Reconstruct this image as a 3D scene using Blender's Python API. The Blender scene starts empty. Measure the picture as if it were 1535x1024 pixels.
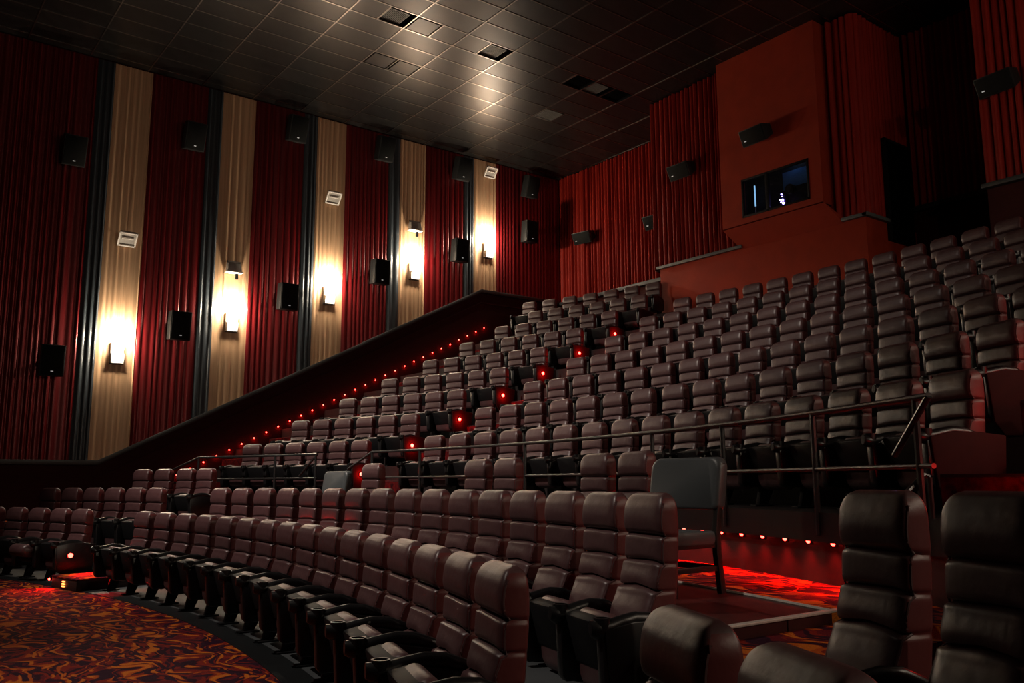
import bpy, bmesh, math, random
from mathutils import Vector, Matrix
random.seed(7)
PI = math.pi
D = bpy.data
S = bpy.context.scene
COL = S.collection

# ------------------------------------------------------------------ camera
EYE = 1.29                        # eye height over the front floor
cam_d = D.cameras.new('camera')
cam_d.sensor_fit = 'HORIZONTAL'
cam_d.sensor_width = 36.0
cam_d.lens = 36.0 * 1315.68 / 1535.0
cam_d.clip_start = 0.05
cam_d.clip_end = 200
cam = D.objects.new('camera', cam_d)
COL.objects.link(cam)
yaw, pit, rol = 0.91979, 0.159442, -0.0034328
fw = Vector((-math.sin(yaw) * math.cos(pit), math.cos(yaw) * math.cos(pit), math.sin(pit)))
rt = Vector((math.cos(yaw), math.sin(yaw), 0))
up = rt.cross(fw)
r2 = rt * math.cos(rol) + up * math.sin(rol)
u2 = -rt * math.sin(rol) + up * math.cos(rol)
m = Matrix((r2, u2, -fw)).transposed().to_4x4()
m.translation = Vector((0, 0, EYE))
cam.matrix_world = m
S.camera = cam

# ------------------------------------------------------------------ world, exposure
w = D.worlds.new('world')
S.world = w
w.use_nodes = True
bg = w.node_tree.nodes['Background']
bg.inputs[0].default_value = (0.6, 0.7, 1.0, 1)
bg.inputs[1].default_value = 0.0
S.view_settings.view_transform = 'Standard'
S.view_settings.look = 'None'
S.view_settings.exposure = 0.0
S.view_settings.gamma = 1.0
S.view_settings.use_curve_mapping = False

# light levels, all in one place
SCONCE_W = 140.0
SCONCE_RIGHT_W = (150.0, 150.0, 170.0, 60.0, 60.0)
HOUSE_W = 6300.0
LED_W = 0.4
WARM = (1.0, 0.83, 0.62)
RED = (1.0, 0.012, 0.01)

def light(name, kind, loc, power, color, parent=None, radius=0.05, aim=None, angle=None, blend=0.5):
    ld = D.lights.new(name, kind)
    ld.energy = power
    ld.color = color
    if kind == 'AREA':
        ld.size = radius
    else:
        ld.shadow_soft_size = radius
    if angle:
        ld.spot_size = angle
        ld.spot_blend = blend
    o = D.objects.new(name, ld)
    COL.objects.link(o)
    o.location = loc
    if aim is not None:
        o.rotation_euler = (Vector(aim) - Vector(loc)).to_track_quat('-Z', 'Y').to_euler()
    if parent:
        o.parent = parent
        o.matrix_parent_inverse = Matrix.Translation(-Vector(parent.location))
    return o

# house lights in the ceiling above the front of the room (out of frame)
HOUSE = [((-12.4, -1.6, 10.45), (-11.9, 7.6, 1.4), 1.05, 68), ((-7.0, -2.6, 10.45), (-5.7, 2.8, 0.7), 0.42, 38)]

# ------------------------------------------------------------------ materials
def nodes_of(name):
    mt = D.materials.new(name)
    mt.use_nodes = True
    nt = mt.node_tree
    return mt, nt, nt.nodes['Principled BSDF']

def mat(name, col, rough=0.5, metal=0.0, spec=0.5, noise=None, bump=None, coat=0.0, sheen=0.0, rnd=0.0):
    """col: base colour; noise: (scale, second colour, stretch); bump: (scale, strength, distance); rnd: per-object value spread"""
    mt, nt, b = nodes_of(name)
    N = nt.nodes
    L = nt.links
    b.inputs['Base Color'].default_value = (*col, 1)
    b.inputs['Roughness'].default_value = rough
    b.inputs['Metallic'].default_value = metal
    b.inputs['Specular IOR Level'].default_value = spec
    if coat:
        b.inputs['Coat Weight'].default_value = coat
        b.inputs['Coat Roughness'].default_value = 0.2
    if sheen:
        b.inputs['Sheen Weight'].default_value = sheen
        b.inputs['Sheen Tint'].default_value = (*col, 1)
    tc = N.new('ShaderNodeTexCoord')
    src = None
    if noise:
        sc, c2, st = noise
        mp = N.new('ShaderNodeMapping')
        mp.inputs['Scale'].default_value = st
        L.new(tc.outputs['Object'], mp.inputs[0])
        nz = N.new('ShaderNodeTexNoise')
        nz.inputs['Scale'].default_value = sc
        nz.inputs['Detail'].default_value = 5
        L.new(mp.outputs[0], nz.inputs['Vector'])
        rp = N.new('ShaderNodeValToRGB')
        rp.color_ramp.elements[0].position = 0.35
        rp.color_ramp.elements[1].position = 0.68
        rp.color_ramp.elements[0].color = (*col, 1)
        rp.color_ramp.elements[1].color = (*c2, 1)
        L.new(nz.outputs['Fac'], rp.inputs[0])
        src = rp.outputs[0]
    if rnd:
        oi = N.new('ShaderNodeObjectInfo')
        mr = N.new('ShaderNodeMapRange')
        mr.inputs['To Min'].default_value = 1 - rnd
        mr.inputs['To Max'].default_value = 1 + rnd
        L.new(oi.outputs['Random'], mr.inputs[0])
        hs = N.new('ShaderNodeHueSaturation')
        L.new(mr.outputs[0], hs.inputs['Value'])
        if src:
            L.new(src, hs.inputs['Color'])
        else:
            hs.inputs['Color'].default_value = (*col, 1)
        src = hs.outputs[0]
    if src:
        L.new(src, b.inputs['Base Color'])
    if bump:
        sc, stg, dist = bump
        nz = N.new('ShaderNodeTexNoise')
        nz.inputs['Scale'].default_value = sc
        nz.inputs['Detail'].default_value = 4
        L.new(tc.outputs['Object'], nz.inputs['Vector'])
        bp = N.new('ShaderNodeBump')
        bp.inputs['Strength'].default_value = stg
        bp.inputs['Distance'].default_value = dist
        L.new(nz.outputs['Fac'], bp.inputs['Height'])
        L.new(bp.outputs[0], b.inputs['Normal'])
    return mt

def emit(name, col, strength, base=(0.5, 0.5, 0.5)):
    mt, nt, b = nodes_of(name)
    b.inputs['Base Color'].default_value = (*base, 1)
    b.inputs['Emission Color'].default_value = (*col, 1)
    b.inputs['Emission Strength'].default_value = strength
    return mt

def carpet_mat():
    mt, nt, b = nodes_of('patterned_carpet')
    N = nt.nodes
    L = nt.links
    tc = N.new('ShaderNodeTexCoord')
    n0 = N.new('ShaderNodeTexNoise')
    n0.inputs['Scale'].default_value = 2.6
    n0.inputs['Detail'].default_value = 1
    L.new(tc.outputs['Object'], n0.inputs['Vector'])
    mx = N.new('ShaderNodeVectorMath')
    mx.operation = 'MULTIPLY_ADD'
    mx.inputs[1].default_value = (0.55, 0.55, 0.0)
    L.new(n0.outputs['Color'], mx.inputs[0])
    L.new(tc.outputs['Object'], mx.inputs[2])
    def strokes(scale, rot, off, lo, hi, prev, col):
        mp = N.new('ShaderNodeMapping')
        mp.inputs['Scale'].default_value = scale
        mp.inputs['Rotation'].default_value = (0, 0, rot)
        mp.inputs['Location'].default_value = (off, off * 1.7, 0)
        L.new(mx.outputs[0], mp.inputs[0])
        nz = N.new('ShaderNodeTexNoise')
        nz.inputs['Scale'].default_value = 1.0
        nz.inputs['Detail'].default_value = 0.6
        nz.inputs['Distortion'].default_value = 0.5
        L.new(mp.outputs[0], nz.inputs['Vector'])
        mr_ = N.new('ShaderNodeMapRange')
        mr_.inputs['From Min'].default_value = lo
        mr_.inputs['From Max'].default_value = hi
        L.new(nz.outputs['Fac'], mr_.inputs[0])
        mi = N.new('ShaderNodeMix')
        mi.data_type = 'RGBA'
        L.new(mr_.outputs[0], mi.inputs[0])
        if prev is None:
            mi.inputs[6].default_value = (0.020, 0.005, 0.012, 1)
        else:
            L.new(prev, mi.inputs[6])
        mi.inputs[7].default_value = (*col, 1)
        return mi.outputs[2]
    c_ = strokes((5.2, 14.0, 1), 0.4, 3.1, 0.46, 0.48, None, (0.095, 0.008, 0.012))
    c_ = strokes((5.8, 15.5, 1), -0.5, 7.7, 0.53, 0.55, c_, (0.17, 0.014, 0.008))
    c_ = strokes((4.8, 15.5, 1), 0.9, 12.3, 0.54, 0.56, c_, (0.022, 0.005, 0.014))
    c_ = strokes((4.6, 16.0, 1), 0.1, 19.9, 0.575, 0.595, c_, (0.34, 0.060, 0.007))
    c_ = strokes((4.6, 16.0, 1), 0.1, 19.9, 0.625, 0.65, c_, (0.44, 0.115, 0.012))
    fine = N.new('ShaderNodeTexNoise')
    fine.inputs['Scale'].default_value = 120
    L.new(tc.outputs['Object'], fine.inputs['Vector'])
    mr = N.new('ShaderNodeMapRange')
    mr.inputs['To Min'].default_value = 0.35
    mr.inputs['To Max'].default_value = 1.65
    L.new(fine.outputs['Fac'], mr.inputs[0])
    hs = N.new('ShaderNodeHueSaturation')
    L.new(mr.outputs[0], hs.inputs['Value'])
    L.new(c_, hs.inputs['Color'])
    L.new(hs.outputs[0], b.inputs['Base Color'])
    b.inputs['Roughness'].default_value = 0.95
    b.inputs['Specular IOR Level'].default_value = 0.1
    bp = N.new('ShaderNodeBump')
    bp.inputs['Strength'].default_value = 0.5
    bp.inputs['Distance'].default_value = 0.01
    L.new(fine.outputs['Fac'], bp.inputs['Height'])
    L.new(bp.outputs[0], b.inputs['Normal'])
    return mt

M = {}
M['leather'] = mat('maroon_leather', (0.086, 0.040, 0.042), 0.40, spec=0.65, noise=(9, (0.068, 0.030, 0.032), (1, 1, 1)), bump=(14, 0.15, 0.02), rnd=0.10)
M['leather_side'] = mat('maroon_leather_gusset', (0.120, 0.024, 0.024), 0.42, spec=0.45, bump=(30, 0.1, 0.01))
M['step'] = mat('dark_red_step_carpet', (0.120, 0.008, 0.008), 0.95, spec=0.05, noise=(14, (0.018, 0.004, 0.006), (1, 1, 1)), bump=(120, 0.3, 0.006))
M['panel'] = mat('dark_maroon_panel', (0.030, 0.004, 0.004), 0.7, spec=0.12, noise=(12, (0.036, 0.005, 0.005), (1, 1, 1)))
M['black'] = mat('black_plastic', (0.007, 0.007, 0.008), 0.32, spec=0.5, bump=(60, 0.05, 0.004))
M['black_matt'] = mat('black_matt', (0.005, 0.005, 0.006), 0.6, spec=0.18, bump=(80, 0.1, 0.004))
M['rail'] = mat('black_painted_steel', (0.018, 0.019, 0.020), 0.32, spec=0.6, bump=(50, 0.04, 0.002))
M['chrome'] = mat('bright_metal', (0.65, 0.62, 0.58), 0.25, metal=1.0, noise=(40, (0.5, 0.48, 0.45), (1, 1, 1)))
M['vinyl'] = mat('grey_floor_vinyl', (0.060, 0.066, 0.071), 0.55, spec=0.3, noise=(3, (0.044, 0.049, 0.053), (1, 1, 1)), bump=(30, 0.08, 0.004))
M['vinyl_dark'] = mat('black_floor_vinyl', (0.008, 0.010, 0.011), 0.5, spec=0.25, noise=(3, (0.006, 0.007, 0.008), (1, 1, 1)), bump=(30, 0.08, 0.004))
M['slab'] = mat('dark_red_platform_vinyl', (0.050, 0.012, 0.010), 0.42, spec=0.35, noise=(4, (0.035, 0.010, 0.010), (1, 1, 1)), bump=(14, 0.05, 0.01))
M['tier'] = mat('black_tier_paint', (0.020, 0.012, 0.012), 0.6, spec=0.3, noise=(5, (0.012, 0.008, 0.008), (1, 1, 1)), bump=(30, 0.1, 0.005))
M['carpet'] = carpet_mat()
M['wall_red'] = mat('dark_red_wainscot', (0.045, 0.006, 0.006), 0.8, spec=0.2, noise=(6, (0.034, 0.005, 0.005), (1, 1, 6)), bump=(90, 0.15, 0.004))
M['paint_red'] = mat('orange_red_wall_paint', (0.30, 0.026, 0.006), 0.75, spec=0.25, noise=(3, (0.25, 0.022, 0.006), (1, 1, 1)), bump=(120, 0.1, 0.003))
M['drape_red'] = mat('crimson_fabric', (0.170, 0.008, 0.010), 0.36, metal=0.35, spec=0.45, sheen=0.1, noise=(30, (0.115, 0.005, 0.007), (1, 1, 0.03)))
M['drape_back'] = mat('scarlet_drape', (0.29, 0.014, 0.006), 0.6, spec=0.2, sheen=0.1, noise=(24, (0.22, 0.010, 0.005), (1, 1, 0.03)))
M['drape_tan'] = mat('tan_fabric', (0.76, 0.48, 0.28), 0.45, spec=0.35, sheen=0.2, noise=(40, (0.62, 0.38, 0.215), (1, 1, 0.02)))
M['drape_dark'] = mat('slate_fabric', (0.040, 0.052, 0.062), 0.38, spec=0.5, sheen=0.2, noise=(40, (0.028, 0.036, 0.044), (1, 1, 0.02)))
M['trim'] = mat('dark_grey_trim', (0.030, 0.032, 0.034), 0.5, spec=0.5, bump=(40, 0.06, 0.004))
M['ledge'] = mat('grey_ledge', (0.10, 0.11, 0.11), 0.5, spec=0.4, bump=(40, 0.06, 0.004))
M['tile'] = mat('black_ceiling_tile', (0.013, 0.012, 0.0117), 0.35, spec=0.34, noise=(4, (0.007, 0.0065, 0.006), (1, 1, 1)), bump=(2.5, 0.05, 0.02), rnd=0.2)
M['gridbar'] = mat('black_grid_bar', (0.32, 0.29, 0.26), 0.30, metal=1.0, noise=(8, (0.24, 0.21, 0.19), (1, 1, 1)))
M['void'] = mat('black_void', (0.002, 0.002, 0.002), 0.9, spec=0.0, noise=(8, (0.003, 0.003, 0.003), (1, 1, 1)))
M['grille'] = mat('grey_vent_metal', (0.16, 0.16, 0.15), 0.45, metal=0.3, noise=(20, (0.12, 0.12, 0.11), (1, 1, 1)))
M['speaker'] = mat('black_speaker_cloth', (0.008, 0.009, 0.009), 0.8, spec=0.15, bump=(300, 0.3, 0.002))
M['cabinet'] = mat('black_speaker_cabinet', (0.012, 0.013, 0.013), 0.5, spec=0.35, bump=(200, 0.12, 0.002))
M['badge'] = emit('badge_white_glow', (0.8, 0.8, 0.8), 0.25, (0.8, 0.8, 0.8))  # faint glow put into the white badge, which is no lamp
M['sconce'] = emit('glowing_diffuser', (1.0, 0.90, 0.76), 22.0)
M['steel'] = mat('grey_enamel', (0.45, 0.43, 0.40), 0.4, metal=0.2, noise=(20, (0.38, 0.36, 0.33), (1, 1, 1)))
M['white'] = mat('white_enamel', (0.80, 0.76, 0.70), 0.4, noise=(20, (0.74, 0.70, 0.64), (1, 1, 1)))
M['led'] = emit('red_led', (1.0, 0.03, 0.02), 22.0)
M['led_amber'] = emit('amber_led', (1.0, 0.22, 0.04), 5.0)
M['pad'] = mat('charcoal_vinyl_pad', (0.060, 0.068, 0.072), 0.42, spec=0.5, bump=(40, 0.1, 0.004))
M['wood'] = mat('black_stained_wood', (0.012, 0.010, 0.010), 0.35, spec=0.5, noise=(20, (0.02, 0.016, 0.014), (1, 1, 0.1)))
M['nosing'] = mat('pale_aluminium_nosing', (0.62, 0.58, 0.52), 0.4, metal=0.3, noise=(30, (0.5, 0.47, 0.42), (1, 1, 1)))
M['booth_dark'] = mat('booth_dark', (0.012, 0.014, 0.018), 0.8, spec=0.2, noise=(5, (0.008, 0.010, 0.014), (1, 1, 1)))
M['booth_blue_lit'] = mat('booth_blue_lit_wall', (0.06, 0.16, 0.34), 0.8, spec=0.2, noise=(2, (0.05, 0.13, 0.28), (1, 1, 1)))  # blue light inside the booth, painted into this wall patch's colour
M['led_violet'] = emit('violet_led', (0.35, 0.25, 1.0), 14.0)
M['tube'] = emit('blue_tube', (0.25, 0.55, 0.9), 0.9)

def glass_mat():
    mt, nt, b = nodes_of('booth_glass')
    b.inputs['Base Color'].default_value = (1, 1, 1, 1)
    b.inputs['Transmission Weight'].default_value = 1.0
    b.inputs['Roughness'].default_value = 0.0
    b.inputs['IOR'].default_value = 1.45
    tc = nt.nodes.new('ShaderNodeTexCoord')
    nz = nt.nodes.new('ShaderNodeTexNoise')
    nz.inputs['Scale'].default_value = 3
    bp = nt.nodes.new('ShaderNodeBump')
    bp.inputs['Strength'].default_value = 0.01
    nt.links.new(tc.outputs['Object'], nz.inputs['Vector'])
    nt.links.new(nz.outputs['Fac'], bp.inputs['Height'])
    nt.links.new(bp.outputs[0], b.inputs['Normal'])
    return mt
M['glass'] = glass_mat()

# ------------------------------------------------------------------ mesh helpers
class MB:
    def __init__(s):
        s.v = []
        s.f = []
    def add(s, vs, fs):
        o = len(s.v)
        s.v += [tuple(p) for p in vs]
        s.f += [tuple(i + o for i in f) for f in fs]
        return s
    def box(s, x0, x1, y0, y1, z0, z1):
        return s.add([(x0, y0, z0), (x1, y0, z0), (x1, y1, z0), (x0, y1, z0), (x0, y0, z1), (x1, y0, z1), (x1, y1, z1), (x0, y1, z1)],
                     [(0, 3, 2, 1), (4, 5, 6, 7), (0, 1, 5, 4), (1, 2, 6, 5), (2, 3, 7, 6), (3, 0, 4, 7)])
    def hexa(s, p):
        return s.add(p, [(0, 3, 2, 1), (4, 5, 6, 7), (0, 1, 5, 4), (1, 2, 6, 5), (2, 3, 7, 6), (3, 0, 4, 7)])
    def prism(s, poly, axis, a, b):
        """poly: 2-D outline; axis: 'x' (y,z), 'y' (x,z) or 'z' (x,y); extruded a..b"""
        def P(q, t):
            return (t, q[0], q[1]) if axis == 'x' else (q[0], t, q[1]) if axis == 'y' else (q[0], q[1], t)
        n = len(poly)
        vs = [P(q, a) for q in poly] + [P(q, b) for q in poly]
        fs = [tuple(range(n)), tuple(range(2 * n - 1, n - 1, -1))] + [(i, i + n, (i + 1) % n + n, (i + 1) % n) for i in range(n)]
        return s.add(vs, fs)
    def loft(s, loops, caps=True):
        n = len(loops[0])
        vs = [p for l in loops for p in l]
        fs = []
        for k in range(len(loops) - 1):
            for i in range(n):
                j = (i + 1) % n
                fs.append((k * n + i, k * n + j, (k + 1) * n + j, (k + 1) * n + i))
        if caps:
            fs.append(tuple(range(n - 1, -1, -1)))
            fs.append(tuple((len(loops) - 1) * n + i for i in range(n)))
        return s.add(vs, fs)
    def tube(s, pts, r, n=8, close=False):
        pts = [Vector(p) for p in pts]
        loops = []
        for i, p in enumerate(pts):
            a = pts[max(i - 1, 0)]
            b = pts[min(i + 1, len(pts) - 1)]
            t = (b - a).normalized()
            h = Vector((0, 0, 1)) if abs(t.z) < 0.95 else Vector((1, 0, 0))
            e1 = t.cross(h).normalized()
            e2 = t.cross(e1)
            loops.append([p + r * (math.cos(2 * PI * k / n) * e1 + math.sin(2 * PI * k / n) * e2) for k in range(n)])
        return s.loft(loops)
    def disc_ring(s, c, r0, r1, h, n=16):
        """an upright ring wall (cup rim) round centre c"""
        loops = []
        for (r, z) in ((r1, -h), (r1, 0), (r0, 0), (r0, -h)):
            loops.append([(c[0] + r * math.cos(2 * PI * k / n), c[1] + r * math.sin(2 * PI * k / n), c[2] + z) for k in range(n)])
        return s.loft(loops, caps=False)
    def mesh(s, name, mt, smooth=False, bevel=0.0, angle=35, side=0.0):
        me = D.meshes.new(name)
        me.from_pydata(s.v, [], s.f)
        bm = bmesh.new()
        bm.from_mesh(me)
        bmesh.ops.recalc_face_normals(bm, faces=bm.faces)
        if bevel:
            es = [e for e in bm.edges if len(e.link_faces) == 2 and e.calc_face_angle(0) > 0.6]
            bmesh.ops.bevel(bm, geom=es, offset=bevel, segments=2, affect='EDGES', profile=0.5)
        if smooth or bevel:
            for f in bm.faces:
                f.smooth = True
            for e in bm.edges:
                if len(e.link_faces) == 2 and e.calc_face_angle(0) > math.radians(angle):
                    e.smooth = False
        if side:
            bm.normal_update()
            for f in bm.faces:
                if abs(f.normal.x) > side:
                    f.material_index = 1
        bm.to_mesh(me)
        bm.free()
        for q in (mt if isinstance(mt, (list, tuple)) else [mt]):
            me.materials.append(q)
        return me

def put(name, me, parent=None, loc=None, rotz=None):
    o = D.objects.new(name, me)
    COL.objects.link(o)
    if loc is not None:
        o.location = loc
    if rotz is not None:
        o.rotation_euler = (0, 0, rotz)
    if parent:
        o.parent = parent
    return o

def tag(o, label=None, cat=None, group=None, kind=None):
    if label:
        o['label'] = label
    if cat:
        o['category'] = cat
    if group:
        o['group'] = group
    if kind:
        o['kind'] = kind
    return o

def thing(name, loc, rotz, label, cat, group=None):
    o = D.objects.new(name, None)
    o.empty_display_size = 0.1
    COL.objects.link(o)
    o.location = loc
    o.rotation_euler = (0, 0, rotz)
    return tag(o, label, cat, group)

def copy_tree(o, parent=None):
    c = o.copy()
    COL.objects.link(c)
    if parent:
        c.parent = parent
    for ch in o.children:
        copy_tree(ch, c)
    return c

ORD = ['first', 'second', 'third', 'fourth', 'fifth', 'sixth', 'seventh', 'eighth', 'ninth', 'tenth', 'eleventh', 'twelfth',
       'thirteenth', 'fourteenth', 'fifteenth', 'sixteenth', 'seventeenth', 'eighteenth', 'nineteenth', 'twentieth']
ORD += ['twenty-' + q for q in ORD[:9]] + ['thirtieth'] + ['thirty-' + q for q in ORD[:9]]

# ------------------------------------------------------------------ room data (metres; camera stands at x=0, y=0)
XW, XR, YB, YP, YF = -19.93, 4.3, 17.05, 15.25, -12.0
ZC = 10.57
SC = (-9.8213, -8.462)             # centre of the stadium rows
FC = (-8.9625, -14.4654)           # centre of the front rows
R1, DR = 16.0039, 0.992            # first tier radius, tier depth
RF = {1: 17.756, 2: 19.1585, 3: 20.0204}
Z1, DZ = 1.077, 0.4952             # first tier floor, riser
ZF = {1: 0.0, 2: 0.16, 3: 0.593}
XA0, XA1 = -13.32, -12.10          # left aisle between the blocks
XB0, XB1 = -2.62, -1.45            # right aisle
def polar(c, r, a):
    return (c[0] + r * math.sin(a), c[1] + r * math.cos(a))

# ------------------------------------------------------------------ walls: left
def pleats(length, lo, hi, amp, seed, per=8):
    """offsets (s, depth) along a pleated panel"""
    rnd = random.Random(seed)
    out = []
    s0 = 0.0
    while s0 < length - 1e-4:
        wd = min(rnd.uniform(lo, hi), length - s0)
        if length - s0 - wd < lo * 0.5:
            wd = length - s0
        a = amp * rnd.uniform(0.55, 1.25)
        sk = rnd.uniform(0.35, 0.65)
        for k in range(per):
            t = k / per
            tt = 0.5 * t / sk if t < sk else 0.5 + 0.5 * (t - sk) / (1 - sk)
            out.append((s0 + wd * t, a * (0.5 - 0.5 * math.cos(2 * PI * tt)) ** (0.45 if amp > 0.04 else 0.8)))
        s0 += wd
    out.append((length, 0.0))
    return out

def trim_z(y):
    return 1.78 + min(max(0.0, 0.504 * (y - 4.30)), 6.70 - 1.78)

def pleat_panel(name, mt, parent, P0, dirv, nrm, length, zlo, zhi, lo, hi, amp, seed, label=None):
    mb = MB()
    pr = pleats(length, lo, hi, amp, seed)
    vs = []
    fs = []
    for (s_, d_) in pr:
        x = P0[0] + dirv[0] * s_ + nrm[0] * (d_ + 0.012)
        y = P0[1] + dirv[1] * s_ + nrm[1] * (d_ + 0.012)
        zl = zlo(y) if callable(zlo) else zlo
        vs += [(x, y, zl), (x, y, zhi + random.uniform(-0.012, 0.0))]
    n = len(pr)
    for i in range(n - 1):
        fs.append((2 * i, 2 * i + 2, 2 * i + 3, 2 * i + 1))
    # back sheet gives the cloth its thickness
    o = len(vs)
    for q in (0, length):
        x = P0[0] + dirv[0] * q
        y = P0[1] + dirv[1] * q
        zl = zlo(y) if callable(zlo) else zlo
        vs += [(x, y, zl), (x, y, zhi)]
    fs += [(o, o + 1, o + 3, o + 2), (0, 1, o + 1, o), (2 * n - 2, o + 2, o + 3, 2 * n - 1)]
    mb.add(vs, fs)
    ob = put(name, mb.mesh(name, mt, smooth=True, angle=75), parent)
    if label:
        ob['label'] = label
    return ob

wl = put('wall_left', MB().box(XW - 0.25, XW - 0.001, YF, YB + 0.3, -0.3, ZC + 0.3).mesh('wall_left', M['wall_red']))
tag(wl, 'dark red left side wall below and behind the pleated fabric stripes', kind='structure')
PER = 2.425
ys = [YF + 0.05]
seed = 10
for k in range(5):
    yd = 3.75 + PER * k
    y0 = YF + 0.05 if k == 0 else 3.75 + PER * (k - 1) + 1.16
    pleat_panel('fabric_panel', M['drape_red'], wl, (XW, y0), (0, 1), (1, 0), yd - y0, trim_z, ZC - 0.02, 0.09, 0.19, 0.022, seed, 'dark crimson pleated fabric panel')
    pleat_panel('fabric_panel', M['drape_dark'], wl, (XW, yd), (0, 1), (1, 0), 0.36, trim_z, ZC - 0.02, 0.10, 0.18, 0.028, seed + 1, 'narrow slate grey pleated fabric panel')
    pleat_panel('fabric_panel', M['drape_tan'], wl, (XW, yd + 0.36), (0, 1), (1, 0), 0.80, trim_z, ZC - 0.02, 0.08, 0.19, 0.011, seed + 2, 'tan pleated fabric panel')
    seed += 3
pleat_panel('fabric_panel', M['drape_red'], wl, (XW, 3.75 + PER * 4 + 1.16), (0, 1), (1, 0), YB - 0.03 - (3.75 + PER * 4 + 1.16), trim_z, ZC - 0.02, 0.09, 0.19, 0.022, seed, 'dark crimson pleated fabric panel')
prof = [(YF, 1.78), (4.30, 1.78), (14.06, 6.70), (YB - 0.1, 6.70)]
up_ = prof
dn_ = [(y, z - 0.10) for (y, z) in reversed(prof)]
tr = put('trim_1', MB().prism(up_ + dn_, 'x', XW - 0.02, XW + 0.075).mesh('trim_1', M['trim'], bevel=0.008))
tag(tr, 'dark grey moulding stepping up the left wall under the fabric stripes', kind='structure')
p2 = [(y, z - 0.36) for (y, z) in prof]
p2b = [(y, z - 0.40) for (y, z) in reversed(prof)]
tr2 = put('trim_2', MB().prism(p2 + p2b, 'x', XW - 0.02, XW + 0.03).mesh('trim_2', M['wall_red']))
tag(tr2, 'thin dark red bead along the wainscot of the left wall', kind='structure')

# ------------------------------------------------------------------ walls: back, right, front
wb = MB()
wb.box(XW - 0.2, XR + 0.2, YB + 0.02, YB + 0.25, -0.3, ZC + 0.3)
wall_back = tag(put('wall_back', wb.mesh('wall_back', M['wall_red'])), 'dark red back wall behind the drapes', kind='structure')
# projecting centre part: lower painted wall and the drapes over it
XL0, XL1 = -14.10, -8.78
LEDGE = 6.30
mb = MB()
mb.box(XL0, XL1, YP - 0.05, YB + 0.02, 1.0, LEDGE)
wall_centre = tag(put('wall_back_lower', mb.mesh('wall_back_lower', M['paint_red'], bevel=0.01)), 'smooth orange-red lower wall below the projection booth', kind='structure')
mb = MB()
mb.box(-14.33, -8.84, YP + 0.06, YB + 0.02, LEDGE, ZC + 0.3)
wall_mid = tag(put('wall_back_bay', mb.mesh('wall_back_bay', M['wall_red'])), 'projecting bay of the back wall that carries the drapes', kind='structure')
pleat_panel('drape', M['drape_back'], wall_mid, (-14.33, YP + 0.06), (1, 0), (0, -1), 2.80, LEDGE + 0.02, ZC - 0.02, 0.10, 0.17, 0.10, 51, 'scarlet drape left of the booth')
pleat_panel('drape', M['drape_back'], wall_mid, (-9.60, YP + 0.06), (1, 0), (0, -1), 0.76, LEDGE + 0.02, ZC - 0.02, 0.10, 0.17, 0.10, 52, 'scarlet drape right of the booth')
pleat_panel('drape', M['drape_back'], wall_mid, (-8.84, YP + 0.06), (0, 1), (1, 0), YB - YP - 0.06, LEDGE + 0.02, ZC - 0.02, 0.11, 0.17, 0.05, 53, 'scarlet drape on the side of the bay')
pleat_panel('drape', M['drape_back'], wall_mid, (-14.33, YP + 0.06), (0, 1), (-1, 0), YB - YP - 0.06, LEDGE + 0.02, ZC - 0.02, 0.11, 0.17, 0.05, 57, 'scarlet drape on the far side of the bay')
pleat_panel('drape', M['drape_back'], wall_back, (XW + 0.02, YB + 0.02), (1, 0), (0, -1), 5.55, 6.66, ZC - 0.02, 0.09, 0.16, 0.10, 54, 'scarlet drape in the left back corner')
pleat_panel('drape', M['drape_back'], wall_back, (-8.74, YB + 0.02), (1, 0), (0, -1), 2.14, 6.80, ZC - 0.02, 0.09, 0.17, 0.10, 55, 'shaded scarlet drape in the recess')
mb = MB()
mb.box(-6.58, XR, YP + 0.06, YB + 0.02, 1.0, ZC + 0.3)
wall_right_bay = tag(put('wall_back_right', mb.mesh('wall_back_right', M['wall_red'])), 'right bay of the back wall', kind='structure')
pleat_panel('drape', M['drape_back'], wall_right_bay, (-6.58, YP + 0.06), (1, 0), (0, -1), XR + 6.5, LEDGE + 0.02, ZC - 0.02, 0.11, 0.19, 0.10, 56, 'scarlet drape on the right bay')
mb = MB()
mb.box(-14.16, -11.66, YP - 0.12, YP + 0.05, LEDGE - 0.005, LEDGE + 0.065)
mb.box(-9.26, -8.72, YP - 0.12, YP + 0.05, LEDGE - 0.005, LEDGE + 0.065)
mb.box(-8.82, -8.70, YP - 0.12, YP + 0.70, LEDGE - 0.005, LEDGE + 0.065)
tag(put('trim_3', mb.mesh('trim_3', M['ledge'], bevel=0.006)), 'grey ledge capping the orange-red lower wall', kind='structure')
mb = MB()
mb.box(XW + 0.1, -14.4, YB - 0.14, YB + 0.02, 6.56, 6.66)
mb.box(-8.72, -6.60, YB - 0.14, YB + 0.02, 6.70, 6.80)
mb.box(-6.62, XR, YP - 0.08, YP + 0.05, LEDGE - 0.06, LEDGE + 0.02)
tag(put('trim_4', mb.mesh('trim_4', M['trim'], bevel=0.006)), 'dark grey ledge under the back drapes', kind='structure')
tag(put('wall_right', MB().box(XR, XR + 0.25, YF, YB + 0.3, -0.3, ZC + 0.3).mesh('wall_right', M['wall_red'])), 'right side wall outside the view', kind='structure')
tag(put('wall_front', MB().box(XW - 0.2, XR + 0.2, YF - 0.25, YF, -0.3, ZC + 0.3).mesh('wall_front', M['wall_red'])), 'front wall of the auditorium outside the view', kind='structure')

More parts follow.
